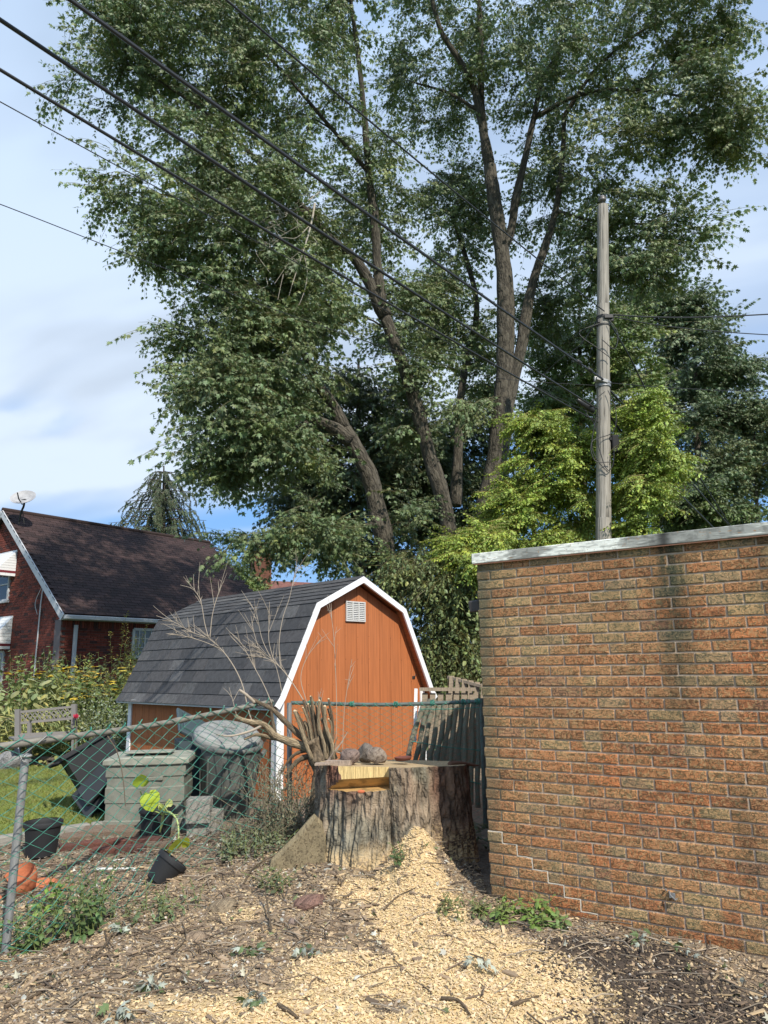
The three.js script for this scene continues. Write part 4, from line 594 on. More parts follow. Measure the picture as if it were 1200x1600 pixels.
{
  const r = thing('chain_link_fence', 'sagging green chain-link fence with grey top rail along the left yard', 'fence', onG(-2.2, 4.6));
  const rail = new THREE.CatmullRomCurve3([railA, railB, railC, railD]); const L = rail.getLength();
  wpart('top_rail', tube(rail.getPoints(40), .021, 10), railMat, r);
  wpart('rail_sleeve', tube([rail.getPointAt(.565), rail.getPointAt(.61)], .025, 10), railMat, r);
  const pt = at(40, 1181, 4.6), pb = at(7, 1496, 4.6); const mid = pt.clone().lerp(pb, .5);
  wpart('post', tube([pb.clone().add(new THREE.Vector3(0, -.2, 0)), mid, pt], .024, 14), M.galv, r);
  wpart('post_cap', merge([new THREE.TorusGeometry(.030, .008, 8, 20).rotateX(Math.PI / 2).translate(pt.x, pt.y, pt.z), new THREE.SphereGeometry(.028, 14, 8, 0, 6.3, 0, 1.5).scale(1, .5, 1).translate(pt.x, pt.y, pt.z)]), std(C(.5, .5, .48), .4, { metalness: .5 }), r);
  wpart('tie', merge([tube(curve([pt.clone().add(new THREE.Vector3(-.03, -.02, .03)), pt.clone().add(new THREE.Vector3(.03, .03, .035)), railB.clone().add(new THREE.Vector3(.05, .03, .0))], 8), .004, 4), tube(curve([pt.clone().add(new THREE.Vector3(.035, -.05, .02)), pt.clone().add(new THREE.Vector3(.0, -.02, .04)), pt.clone().add(new THREE.Vector3(-.04, .05, .02))], 8), .004, 4)]), M.galv, r);
  const cp = at(452, 1098, 7.22); wpart('post', tube([V(cp.x + .02, -.1, 7.22), cp], .024, 10), M.galv, r);
  const up = new THREE.Vector3(0, 1, 0);
  const S = (u, v) => {
    const t = clamp(u / L), p = rail.getPointAt(t), tg = rail.getTangentAt(t), n = tg.clone().cross(up).normalize(); if (n.z < 0) n.negate();
    const Hm = p.y + .0, f = v / 1.17, y = p.y + .012 - (1 - f) * (p.y - groundH(p.x, -p.z) + .02) ; const x = Math.max(0, 1 - f);
    const bulge = .34 * smooth(.45, .95, t) * Math.pow(x, 1.4) + .10 * x * (fbm(u * 1.3 + 3, v * 1.6, 2) - .35) * (1 + smooth(.3, .8, t)) + .05 * x * x;
    const sl = .12 * x * smooth(.4, 1, t) + .025 * (fbm(u * 4, v * 4 + 9, 2) - .5) * (.3 + 1.6 * smooth(.55, .9, t) * x);
    const q = new THREE.Vector3(p.x, Math.max(y, groundH(p.x + n.x * bulge, -(p.z + n.z * bulge)) + .005) + .03 * (fbm(u * 4 + 30, v * 4, 2) - .5) * smooth(.5, .9, t) * x, p.z).addScaledVector(n, bulge + .024).addScaledVector(tg, sl); return [q, n];
  };
  wpart('wire_mesh', chainMesh(S, L, 1.17, .088, .0036), vinyl, r);
  wpart('dry_stem', tube(curve([at(168, 1150, 5.1), at(183, 1175, 5.15), at(192, 1215, 5.2), at(196, 1260, 5.25)], 10), .0035, 4), M.twig, r);
}
{
  const r = thing('chain_link_fence', 'green chain-link fence panel behind the stump beside the brick building', 'fence', V(.2, .08, 7.1));
  const rail = new THREE.CatmullRomCurve3([railE, at(600, 1101, 7.12), railF]); const L = rail.getLength();
  wpart('top_rail', tube(rail.getPoints(20), .018, 10), railGreen, r);
  const e = railF; wpart('post', tube([V(e.x - .01, 0, 7), e.clone().add(new THREE.Vector3(0, .03, 0))], .022, 12), railGreen, r);
  const wr = []; for (const t of [.1, .32, .55, .74, .9, .97]) for (let k = 0; k < 5; k++) { const p = rail.getPointAt(clamp(t + k * .004)); const c = []; for (let a = 0; a <= 8; a++) c.push(p.clone().add(new THREE.Vector3(rr(-.012, .012), Math.cos(a) * rr(.02, .034), Math.sin(a) * rr(.02, .034)))); wr.push(tube(c, .003, 4, false)); }
  wpart('tie', merge(wr), vinyl, r);
  const S = (u, v) => { const t = clamp(u / L), p = rail.getPointAt(t), n = new THREE.Vector3(0, 0, 1), x = 1 - v / 1.15; return [new THREE.Vector3(p.x + .02 * x * Math.sin(u * 3), p.y + .012 - x * 1.15, p.z + .026 + .05 * x * (fbm(u * 2, v * 2, 2) - .5)), n]; };
  wpart('wire_mesh', chainMesh(S, L, 1.15, .056, .0028), vinyl, r);
}
// weathered wooden slats leaning behind the fence
{
  const r = thing('picket_roll', 'weathered grey wooden pickets leaning behind the chain-link near the building', 'pickets', V(.45, .1, 7.35)), g = std(C(.33, .29, .21), .95, { map: rep(woodC, 6, 1.2), bumpMap: rep(woodB, 6, 1.2), bumpScale: .004 }), g2 = std(C(.27, .245, .185), .95, { map: rep(woodC, 6, 1.2), bumpMap: rep(woodB, 6, 1.2), bumpScale: .004 });
  for (let i = 0; i < 11; i++) {
    const f = i / 10, tu = lerp(662, 748, f), bu = lerp(628, 746, f), D = 7.28 + .03 * (i % 2), a = at(tu, 1094 + rr(-2, 3), D), b = at(bu + rr(-2, 2), lerp(1215, 1262, f), D - .02), pts = []; for (let k = 0; k <= 8; k++) { const p = a.clone().lerp(b, k / 8); p.x += .006 * Math.sin(k * 1.3 + i) + rr(-.004, .004); pts.push(p); }
    const geo = tube(pts, (t) => .024 * (1 + .16 * Math.sin(t * 19 + i * 2)), 6); wpart('slat', geo, i % 3 === 1 ? g2 : g, r);
  }
  [0, .45, .8].forEach((q) => wpart('cross_wire', tube(curve([at(lerp(655, 630, q), lerp(1108, 1220, q), 7.24), at(700, lerp(1108, 1240, q), 7.22), at(752, lerp(1105, 1255, q), 7.24)], 12), .004, 4), vinyl, r));
}
{
  const r = thing('wooden_pallet', 'grey wooden pallet sections stacked upright behind the slats', 'pallet', V(.6, .1, 7.9)), g = std(C(.36, .29, .21), .95, { map: rep(woodC, 5, 1), bumpMap: rep(woodB, 5, 1), bumpScale: .003 }), D = 7.75;
  wpart('rail', beam(at(655, 1077, D), at(742, 1077, D), .03, .035), g, r);
  for (let i = 0; i < 7; i++) wpart('slat', beam(at(664 + i * 12.3, 1083, D + .03), at(659 + i * 12.6, 1230, D + .03), .018, .058, new THREE.Vector3(1, 0, 0)), g, r);
  const D2 = 8.1; for (let i = 0; i < 6; i++) wpart('slat', beam(at(706 + i * 10, 1056 + i * 2.4, D2 - .05 * i), at(697 + i * 10.5, 1200, D2 - .05 * i), .02, .055, new THREE.Vector3(1, 0, 0)), g, r);
  wpart('rail', beam(at(700, 1058, D2 + .05), at(752, 1072, D2 - .25), .03, .03), g, r);
}
{ // white pvc board between the shed and the slats
  single('white_board', merge([beam(at(650, 1076, 7.5), at(648, 1160, 7.45), .02, .032, new THREE.Vector3(1, 0, 0)), beam(at(657, 1100, 7.4), at(651, 1135, 7.38), .008, .02, new THREE.Vector3(1, 0, 0))]), M.whiteClean, 'narrow white board standing against the shed by the slats', 'board');
}
// ---------------------------------------------------------------- tree stump
const STUMP = V(0.02, .02, 6.08);
{
  const root = thing('tree_stump', 'wide cut tree stump with a sawn notch and flaring roots in front', 'stump', STUMP);
  // outline: angle 0 = towards +x, -90deg = towards the camera (world z+)
  const lobes = [[-1.85, .34, .52], [-1.22, .38, .40], [-.25, .12, .5], [-2.6, .10, .4], [.9, .04, .6]];
  const topR = (a) => { let r = .555; r += .045 * Math.cos(a * 2 + .3) + .02 * Math.sin(3 * a + 1); r -= .06 * Math.exp(-(((a + .90) / .34) ** 2)); r -= .03 * Math.exp(-(((a + 1.62) / .12) ** 2)); r += .015 * Math.exp(-(((a + 1.36) / .2) ** 2)); return r; };
  const NA = 420, NH = 120, HT = .772, pos = [], uv = [], idx = [];
  const wrap = (d) => { while (d > Math.PI) d -= 2 * Math.PI; while (d < -Math.PI) d += 2 * Math.PI; return d; };
  const rad = (a, f) => {                         // f 0 bottom .. 1 top
    let r = topR(wrap(a)); const low = 1 - f;
    for (const [c, amp, w] of [[-2.05, .13, .40], [-1.22, .46, .22], [-1.75, .10, .12], [-2.7, .16, .4], [-.40, .14, .3], [.5, .14, .4], [2.2, .15, .5]]) r += amp * Math.exp(-((wrap(a - c) / w) ** 2)) * Math.pow(low, 2.4);
    r += .05 * low * low; const cx = Math.cos(a), sy = Math.sin(a);
    // furrowed bark ridges running up the stem
    const ux = cx * 9 + low * 1.0 * Math.sin(a * 3), uy = sy * 9; const rg = Math.abs(fbm3(ux * 1.5 + 10, uy * 1.5 + 10, f * 2.2, 3) - .5) * 2, fi = fbm3(ux * 5, uy * 5, f * 12, 2);
    const pl = fbm3(ux * .55 + 4, uy * .55, f * 1.3, 2) - .5, kn = Math.exp(-((wrap(a + 1.95) / .14) ** 2) - (((f - .42) / .12) ** 2)) * .035 + Math.exp(-((wrap(a + 1.15) / .12) ** 2) - (((f - .62) / .10) ** 2)) * .03; r += .036 * Math.pow(clamp(rg * 2), .6) - .015 + .026 * (fi - .5) + .10 * pl * (.35 + low) + kn; r -= .022 * Math.exp(-((wrap(a + 1.62 - .10 * low) / .045) ** 2)) * smooth(.98, .75, f); return r;
  };
  const topY = (x, z) => HT - .02 * x + .065 * z;       // gentle tilt
  for (let j = 0; j <= NH; j++) for (let i = 0; i <= NA; i++) { const f = j / NH, a = (i % NA) / NA * 2 * Math.PI, r = rad(a > Math.PI ? a - 2 * Math.PI : a, f), x = Math.cos(a) * r, z = -Math.sin(a) * r; const y0 = -.25; pos.push(x, lerp(y0, topY(x, z), f), z); uv.push(i / NA * 3.6, f); }
  for (let j = 0; j < NH; j++) for (let i = 0; i < NA; i++) { const a = j * (NA + 1) + i, b = a + NA + 1; idx.push(a, a + 1, b, b, a + 1, b + 1); }
  // angles above use world z = -sin(a): front of the stump is a = -90 degrees
  for (const j of [0, NH]) { const c = pos.length / 3; let cy = j ? topY(0, 0) : -.25; pos.push(0, cy, 0); uv.push(.5, .5); for (let i = 0; i < NA; i++) { const a = j * (NA + 1) + i; j ? idx.push(a, a + 1, c) : idx.push(a + 1, a, c); } }
  const g = new THREE.BufferGeometry(); g.setAttribute('position', new THREE.Float32BufferAttribute(pos, 3)); g.setAttribute('uv', new THREE.Float32BufferAttribute(uv, 2)); g.setIndex(idx); g.computeVertexNormals();
  const body = new Brush(g, new THREE.MeshStandardMaterial()); body.updateMatrixWorld();
  // notch: profile in (towards camera, up), swept across x
  const prof = [[.9, .640], [.33, .648], [.43, .728], [.43, .95], [.9, .95]];
  const ng = extrude(prof.map(([q, y]) => [q, y]), .60); ng.applyMatrix4(new THREE.Matrix4().makeBasis(new THREE.Vector3(0, 0, 1), new THREE.Vector3(0, 1, 0), new THREE.Vector3(-1, 0, 0))); ng.translate(.05, 0, 0); ng.rotateZ(.045); ng.rotateY(-.06);
  if (!ng.attributes.uv) ng.setAttribute('uv', new THREE.BufferAttribute(new Float32Array(ng.attributes.position.count * 2), 2));
  ng.clearGroups(); const cutB = new Brush(ng, new THREE.MeshStandardMaterial()); cutB.updateMatrixWorld();
  const ev = new Evaluator(); ev.useGroups = true; ev.attributes = ['position', 'normal', 'uv'];
  const res = ev.evaluate(body, cutB, SUBTRACTION); const rg = res.geometry, parts = [];
  const flat = rg.index ? rg.toNonIndexed() : rg; const groups = rg.groups;
  const sub = (gs) => { const o = new THREE.BufferGeometry(); for (const k of ['position', 'normal', 'uv']) { const A = flat.attributes[k], arr = []; for (const gr of gs) for (let i = gr.start; i < gr.start + gr.count; i++) for (let c = 0; c < A.itemSize; c++) arr.push(A.array[i * A.itemSize + c]); o.setAttribute(k, new THREE.Float32BufferAttribute(arr, A.itemSize)); } return o; };
  const bodyG = sub(groups.filter((q) => q.materialIndex === 0)), cutG = sub(groups.filter((q) => q.materialIndex !== 0));
  // separate the sawn top from the bark
  const bp = bodyG.attributes.position, bn = bodyG.attributes.normal, bu = bodyG.attributes.uv, side = { p: [], n: [], u: [] }, top = { p: [], n: [], u: [] };
  for (let i = 0; i < bp.count; i += 3) { let ok = true; for (let k = 0; k < 3; k++) if (Math.abs(bp.getY(i + k) - topY(bp.getX(i + k), bp.getZ(i + k))) > .004) ok = false; const t = ok ? top : side; for (let k = 0; k < 3; k++) { t.p.push(bp.getX(i + k), bp.getY(i + k), bp.getZ(i + k)); ok ? t.n.push(0, 1, 0) : t.n.push(bn.getX(i + k), bn.getY(i + k), bn.getZ(i + k)); ok ? t.u.push(bp.getX(i + k) / 1.4 + .5, bp.getZ(i + k) / 1.4 + .5) : t.u.push(bu.getX(i + k), bu.getY(i + k)); } }
  const mk = (o) => { const q = new THREE.BufferGeometry(); q.setAttribute('position', new THREE.Float32BufferAttribute(o.p, 3)); q.setAttribute('normal', new THREE.Float32BufferAttribute(o.n, 3)); q.setAttribute('uv', new THREE.Float32BufferAttribute(o.u, 2)); return q; };
  const barkMap = dtex(1536, 512, (i, j, o) => { const a = i / 1536 * 3.6, f = j / 512, w = fbm(a * 5, f * 5, 3) * 1.2, h = clamp(Math.abs(fbm(a * 17 + w, f * 7, 4) - .5) * 4.2), n = fbm(a * 4 + 7, f * 4, 4), e = vn(i / 3, j / 5); let k = .30 + .75 * Math.pow(h, .7) + .18 * (e - .5); let R = .30 * k, G = .235 * k, B = .165 * k; const rs = smooth(3.0, 3.15, a + .06 * (n - .5)) * .75; R = lerp(R, .15 * k, rs); G = lerp(G, .088 * k, rs); B = lerp(B, .058 * k, rs); const gr = smooth(.5, .7, n) * .5; R = lerp(R, .20 * k, gr); G = lerp(G, .215 * k, gr); B = lerp(B, .165 * k, gr); const red = smooth(.62, .95, f + .45 * (n - .5)) * smooth(.3, .75, fbm(a * 6 + 3, f * 2, 3)) ; R = lerp(R, .21 * k, red * .8); G = lerp(G, .075 * k, red * .8); B = lerp(B, .045 * k, red * .8); const du = smooth(.62, .36, f + .35 * (n - .5) + .10 * smooth(.9, 1.6, Math.abs(a - 2.95))) * smooth(.32, .62, vn(i / 4, j / 4) * .5 + n * .6); R = lerp(R, .60, du * .8); G = lerp(G, .44, du * .8); B = lerp(B, .23, du * .8); o[0] = R; o[1] = G; o[2] = B; });
  const barkRel = dtex(1536, 512, (i, j, o) => { const a = i / 1536 * 3.6, f = j / 512, w = fbm(a * 5, f * 5, 3) * 1.2; o[0] = .8 * Math.pow(clamp(Math.abs(fbm(a * 17 + w, f * 7, 4) - .5) * 4.2), .7) + .2 * vn(i / 3, j / 4); }, false);
  const sc = (t) => { const c = t.clone(); c.repeat.set(1 / 3.6, 1); c.needsUpdate = true; return c; };
  part('bark', mk(side), std(WHITE, .95, { map: sc(barkMap), bumpMap: sc(barkRel), bumpScale: .022 }), root);
  const ringMap = dtex(512, 512, (i, j, o) => { const x = (i / 512 - .5) * 1.4, y = (j / 512 - .5) * 1.4, r = Math.hypot(x, y) + .03 * (fbm(i / 90, j / 90, 2) - .5), q = .5 + .5 * Math.sin(r * 210 + 3 * fbm(i / 40, j / 40, 2)), n = fbm(i / 20, j / 20, 3), k = .75 + .18 * q + .3 * (n - .5); o[0] = .50 * k; o[1] = .37 * k; o[2] = .21 * k; });
  part('sawn_top', mk(top), std(WHITE, .9, { map: ringMap, bumpMap: rep(grain, 4, 4), bumpScale: .003 }), root);
  const cp = cutG.attributes.position, cn = cutG.attributes.normal, cu = new Float32Array(cp.count * 2); for (let i = 0; i < cp.count; i++) { cu[2 * i] = cp.getX(i); cu[2 * i + 1] = Math.abs(cn.getY(i)) > .85 ? cp.getZ(i) : cp.getY(i) * 2; } cutG.setAttribute('uv', new THREE.BufferAttribute(cu, 2));
  const vertical = [], slant = []; const take = (test) => { const o = { p: [], n: [], u: [] }; for (let i = 0; i < cp.count; i += 3) { const y = (cp.getY(i) + cp.getY(i + 1) + cp.getY(i + 2)) / 3, nz = Math.abs(cn.getZ(i)); if (!test(y, cn.getX(i), cn.getY(i), nz)) continue; for (let k = 0; k < 3; k++) { o.p.push(cp.getX(i + k), cp.getY(i + k), cp.getZ(i + k)); o.n.push(cn.getX(i + k), cn.getY(i + k), cn.getZ(i + k)); o.u.push(cu[2 * (i + k)], cu[2 * (i + k) + 1]); } } return mk(o); };
  const isV = (y, nx, ny, nz) => nz > .85, freshMap = dtex(512, 256, (i, j, o) => { const s = vn(i / 5, j / 90) * .5 + vn(i / 11, j / 130) * .5, e = fbm(i / 30, j / 12, 3), k = .72 + .5 * (s - .2) + .15 * (e - .5); const d = smooth(.66, .8, vn(i / 4, 3) * .6 + vn(i / 9, j / 70) * .4) * .35; o[0] = clamp(.80 * k * (1 - d)); o[1] = clamp(.60 * k * (1 - 1.15 * d)); o[2] = clamp(.27 * k * (1 - 1.3 * d)); });
  const slantMap = dtex(512, 128, (i, j, o) => { const s = fbm(i / 60, j / 5, 4), n = fbm(i / 70, j / 40, 3), k = .65 + .5 * s; const d = smooth(.55, .75, n) * .4; o[0] = clamp(.55 * k * (1 - d)); o[1] = clamp(.34 * k * (1 - d)); o[2] = clamp(.125 * k * (1 - d)); });
  part('hinge_wood', take(isV), std(WHITE, .8, { map: rep(freshMap, 2, 1), bumpMap: rep(woodB, 6, 1), bumpScale: .006 }), root);
  part('notch_face', take((...q) => !isV(...q)), std(WHITE, .75, { map: rep(slantMap, 2, 4), bumpMap: rep(grain, 2, 2), bumpScale: .002 }), root);
  part('splinter', merge([beam(new THREE.Vector3(-.50, .815, .26), new THREE.Vector3(-.30, .82, .30), .07, .035), beam(new THREE.Vector3(-.58, .812, .30), new THREE.Vector3(-.46, .815, .30), .10, .012), tube([new THREE.Vector3(-.50, .80, .2), new THREE.Vector3(-.46, .86, .2), new THREE.Vector3(-.44, .90, .19)], [.012, .008, .002], 4)]), std(C(.40, .31, .24), .95, { map: rep(woodC, 3, 2), bumpMap: rep(woodB, 3, 2), bumpScale: .006 }), root);
  part('torn_strip', merge([tube(curve([new THREE.Vector3(.46, .78, .18), new THREE.Vector3(.56, .775, .1), new THREE.Vector3(.66, .75, .02), new THREE.Vector3(.72, .74, -.02)], 8), [.02, .02, .018, .016, .014, .012, .01, .008, .004], 5)]), std(C(.16, .08, .05), .95), root);
  part('red_knot', new THREE.IcosahedronGeometry(.022, 1).scale(1.3, .6, .5).translate(-.22, .645, .54), std(C(.50, .14, .06), .9), root);
}
// rocks: displaced icosahedra
function rock(name, label, cat, p, sx, sy, sz, seed, mat, group, flat = 0, rotY = 0) {
  let g = new THREE.IcosahedronGeometry(1, 4); const q = g.attributes.position; const cuts = []; const r = mulberry(seed); for (let i = 0; i < 9; i++) { const d = new THREE.Vector3(r() - .5, r() - .5, r() - .5).normalize(); cuts.push([d, .72 + .2 * r()]); }
  const v = new THREE.Vector3(); for (let i = 0; i < q.count; i++) { v.fromBufferAttribute(q, i); for (const [d, l] of cuts) { const k = v.dot(d); if (k > l) v.addScaledVector(d, (l - k) * .9); } const n = fbm3(v.x * 1.7 + seed, v.y * 1.7, v.z * 1.7, 3), f = fbm3(v.x * 6 + seed, v.y * 6, v.z * 6, 2); v.multiplyScalar(.86 + .28 * n + .06 * f); q.setXYZ(i, v.x * sx, v.y * sy, v.z * sz); }
  g.rotateY(rotY); g.computeVertexNormals(); const u = g.attributes.uv; for (let i = 0; i < u.count; i++) u.setXY(i, q.getX(i) * 2 + q.getZ(i), q.getY(i) * 2 + q.getZ(i)); g.translate(p.x, p.y + sy * .75, p.z); return single(name, g, mat, label, cat, group);
}
const stoneMat = (r, g, b) => { const t = dtex(256, 256, (i, j, o) => { const n = fbm(i / 32, j / 32, 4, 8, 8), e = vn(i / 2, j / 2, 128, 128), d = smooth(.6, .75, vn(i / 9, j / 9, 28, 28)); const k = .65 + .6 * (n - .2) + .35 * (e - .5); o[0] = clamp(r * k * (1 - .4 * d)); o[1] = clamp(g * k * (1 - .42 * d)); o[2] = clamp(b * k * (1 - .42 * d)); }); return std(WHITE, .95, { map: rep(t, 2, 2), bumpMap: rep(grain, 2, 2), bumpScale: .012 }); };
const onStump = (u, D) => { const y = .772 + .02 + .065 * (6.08 - D); const [a] = ray(u, 1195); return V(a * D, y + .018, D); };
rock('stump_rock', 'reddish grey rock on the stump, leftmost of the three', 'rock', onStump(547, 5.85), .082, .068, .075, 3, stoneMat(.34, .25, .21), 'rocks on the stump', 0, .4);
rock('stump_rock', 'darker rock at the back of the group on the stump', 'rock', onStump(572, 6.12), .075, .08, .07, 14, stoneMat(.24, .21, .18), 'rocks on the stump', 0, 1.2);
rock('stump_rock', 'pale blocky rock on the stump, nearest the viewer', 'rock', onStump(588, 5.88), .095, .066, .08, 8, stoneMat(.40, .32, .25), 'rocks on the stump', 0, 2.2);
{ const p = onStump(630, 5.95), b = []; single('saucer_shard', (() => { const g = lathe([[.0, .0], [.07, .0], [.082, .026], [.075, .028], [.066, .012], [0, .012]], 28); g.scale(.85, .9, .85); g.rotateZ(.05); g.translate(p.x, p.y + .012, p.z); return g; })(), std(C(.15, .05, .035), .9), 'small dark red clay saucer lying on the stump top', 'saucer'); }
{ // big tilted slab of rock by the roots
  const c = at(465, 1338, 5.75); c.y = groundH(c.x, 5.75) + .02; const pts = [[-.24, -.12], [.20, -.10], [.235, .12], [.19, .24], [.14, .30], [.0, .18], [-.20, .03]];
  let g = extrude(pts, .16, .03); g = toCreasedNormals(g, .6); g.translate(0, 0, -.08); g.rotateX(-.25); g.rotateY(.25); g.rotateZ(.06); const q = g.attributes.position; for (let i = 0; i < q.count; i++) { const n = fbm3(q.getX(i) * 8, q.getY(i) * 8, q.getZ(i) * 8, 2) - .5; q.setXYZ(i, q.getX(i) + .02 * n, q.getY(i) + .025 * n, q.getZ(i) + .02 * n); } g.translate(c.x, c.y, c.z);
  const u = g.attributes.uv; for (let i = 0; i < u.count; i++) u.setXY(i, q.getX(i) * 2, q.getY(i) * 2 + q.getZ(i)); single('rock_slab', g, stoneMat(.36, .29, .17), 'large angular tan rock leaning at the left foot of the stump', 'rock');
}
// ---------------------------------------------------------------- things in the yard behind the fence
{ // lawn kerb
  const r = thing('lawn_kerb', 'pale curved concrete edging between lawn and dirt', 'edging', onG(-3.2, 6.8)), g = [];
  for (let i = 0; i < kerbLine.length - 1; i++) { const [x0, d0] = kerbLine[i], [x1, d1] = kerbLine[i + 1]; const a = onG(x0, d0, .015), b = onG(x1, d1, .015), d = b.clone().sub(a).setLength(.006); wpart('kerb_stone', (() => { const L = a.distanceTo(b) - .012, q = rbox(.10, .12, L, .02); const z = b.clone().sub(a).normalize(), x = new THREE.Vector3(0, 1, 0).cross(z).normalize(); return q.applyMatrix4(new THREE.Matrix4().makeBasis(x, z.clone().cross(x), z).setPosition(a.clone().lerp(b, .5))); })(), M.concrete, r); }
}
{ // slab of old bricks and pavers by the kerb
  const r = thing('paver_stack', 'low stack of worn tan and red pavers beside the lawn kerb', 'pavers', onG(-2.35, 6.75)); rnd = mulberry(41);
  const tan = stoneMat(.42, .30, .21), red = stoneMat(.34, .13, .09), red2 = stoneMat(.28, .12, .09);
  const B = (u, v, D, w, d, h, ry, m) => { const p = at(u, v, D); wpart('paver', rbox(w, h, d, .012, p.x, Math.max(p.y - h / 2, groundH(p.x, -p.z) + h * .38), p.z, rr(-.03, .03), ry, rr(-.03, .03)), m, r); };
  B(160, 1308, 6.95, .36, .26, .08, .15, tan); B(203, 1303, 6.95, .30, .26, .08, -.1, tan); B(120, 1316, 6.8, .26, .2, .06, .3, tan);
  B(150, 1325, 6.55, .24, .12, .06, .12, red); B(192, 1321, 6.6, .24, .12, .06, .05, red); B(232, 1318, 6.6, .22, .12, .06, -.05, red2); B(165, 1337, 6.4, .24, .12, .05, .1, red); B(205, 1331, 6.4, .24, .12, .06, .2, red2); B(112, 1331, 6.5, .2, .12, .05, .5, red2); B(245, 1331, 6.5, .22, .11, .05, .0, tan);
}
function pot(name, label, p, rT, rB, h, tilt, mat, group, extra) {
  const g = lathe([[0, .0], [rB * .98, 0], [rB, .01], [rT * .97, h - .035], [rT * 1.03, h - .033], [rT * 1.04, h], [rT * .97, h], [rT * .93, h - .03], [rB * .94, .015], [0, .015]], 36), rim = lathe([[rT * 1.03, h - .036], [rT * 1.06, h - .03], [rT * 1.06, h], [rT * 1.0, h + .004]], 36);
  const r = thing(name, label, 'plant pot', p, 0, group); if (tilt) r.quaternion.copy(tilt); part('pot_wall', g, mat, r); part('rim', rim, mat, r); if (!extra) part('soil', new THREE.CircleGeometry(rT * .9, 24).rotateX(-Math.PI / 2).translate(0, h * .82, 0), std(C(.05, .038, .028), 1), r); return r;
}
{ const p = at(64, 1334, 6.35); p.y = groundH(p.x, 6.35); pot('nursery_pot', 'black plastic nursery pot standing on the dirt by the kerb', p, .145, .115, .265, null, M.black, 'black plastic pots in the yard'); }
{ const p = at(243, 1318, 6.85); p.y = groundH(p.x, 6.85); pot('nursery_pot', 'black pot holding the squash plant before the storage box', p, .15, .125, .25, null, M.black, 'black plastic pots in the yard'); }
{ const p = at(243, 1400, 5.7); p.y = groundH(p.x, 5.7) + .0; pot('nursery_pot', 'black pot tipped on its side under the yellow leaf', p, .115, .085, .19, eul(-.35, 0, -.6, 'YXZ'), M.black, 'black plastic pots in the yard', true); }
{ // broken terracotta bowl
  const p = onG(-2.62, 5.75), q = at(50, 1368, 5.6); p.copy(q); p.y = groundH(q.x, 5.6); const r = thing('broken_clay_pot', 'orange terracotta pot broken in pieces on the dirt', 'clay pot', p);
  const s1 = new THREE.LatheGeometry([[.06, 0], [.10, .03], [.13, .09], [.135, .14], [.125, .14], [.12, .09], [.09, .04], [.05, .012]].map(([a, b]) => new THREE.Vector2(a, b)), 24, 0, 4.2); s1.rotateX(.5); s1.rotateZ(.35); s1.translate(-.05, .0, -.02); part('shard', s1, M.terracotta, r);
  const s2 = new THREE.LatheGeometry([[.10, 0], [.15, .03], [.17, .055], [.16, .06], [.14, .038], [.09, .012]].map(([a, b]) => new THREE.Vector2(a, b)), 24, 0, 3.3); s2.rotateY(1.9); s2.translate(.03, .0, .02); part('shard', s2, M.terracotta, r);
  const s3 = new THREE.SphereGeometry(.05, 16, 10, 0, 6.3, 0, 1.4).scale(1.2, .8, .9).translate(-.17, 0, .18); part('shard', s3, M.terracotta, r);
  part('shard', rbox(.17, .016, .05, .006, .22, .03, .02, .1, .2, .1), std(C(.30, .12, .06), .9), r);
}
// wheeled bin tipped over, black
{
  const p = at(150, 1272, 8.1); p.y = groundH(p.x, 8.1); const r = thing('wheeled_bin', 'black wheeled rubbish bin leaning back with its lid hanging open', 'wheeled bin', p);
  const bodyG = (() => { const g = new THREE.BoxGeometry(.50, .88, .55, 6, 8, 6), q = g.attributes.position; for (let i = 0; i < q.count; i++) { const k = .78 + .22 * (q.getY(i) / .88 + .5); q.setX(i, q.getX(i) * k); q.setZ(i, q.getZ(i) * k); } g.computeVertexNormals(); return g; })();
  const tilt = eul(-.15, .5, .50, 'YXZ'); const G = (g) => g.applyQuaternion(tilt).translate(.05, .30, 0);
  part('body', G(bodyG), M.black, r);
  part('rim', G(merge([rbox(.56, .05, .03, .01, 0, .43, .29), rbox(.56, .05, .03, .01, 0, .43, -.29), rbox(.03, .05, .6, .01, .265, .43, 0), rbox(.03, .05, .6, .01, -.265, .43, 0)])), M.black, r);
  part('lid', G(merge([rbox(.44, .03, .40, .012, -.14, -.02, .36, .75, 0, .45), rbox(.36, .04, .26, .012, -.12, .04, .44, .75, 0, .45)])), std(C(.026, .028, .031), .6), r);
  part('handle', G(tube([new THREE.Vector3(-.27, .40, -.2), new THREE.Vector3(-.36, .42, -.2), new THREE.Vector3(-.36, .42, .2), new THREE.Vector3(-.27, .40, .2)], .016, 8)), M.black, r);
  for (const z of [-.22, .20]) { const w = part('wheel', new THREE.TorusGeometry(.10, .035, 10, 24).rotateY(.5).translate(-.25, .50, z * .6 + .12), M.rubber, r); part('hub', new THREE.CylinderGeometry(.075, .075, .05, 20).rotateX(Math.PI / 2).rotateY(.5).translate(-.25, .50, z * .6 + .12), std(C(.03, .03, .032), .5), w); break; }
}
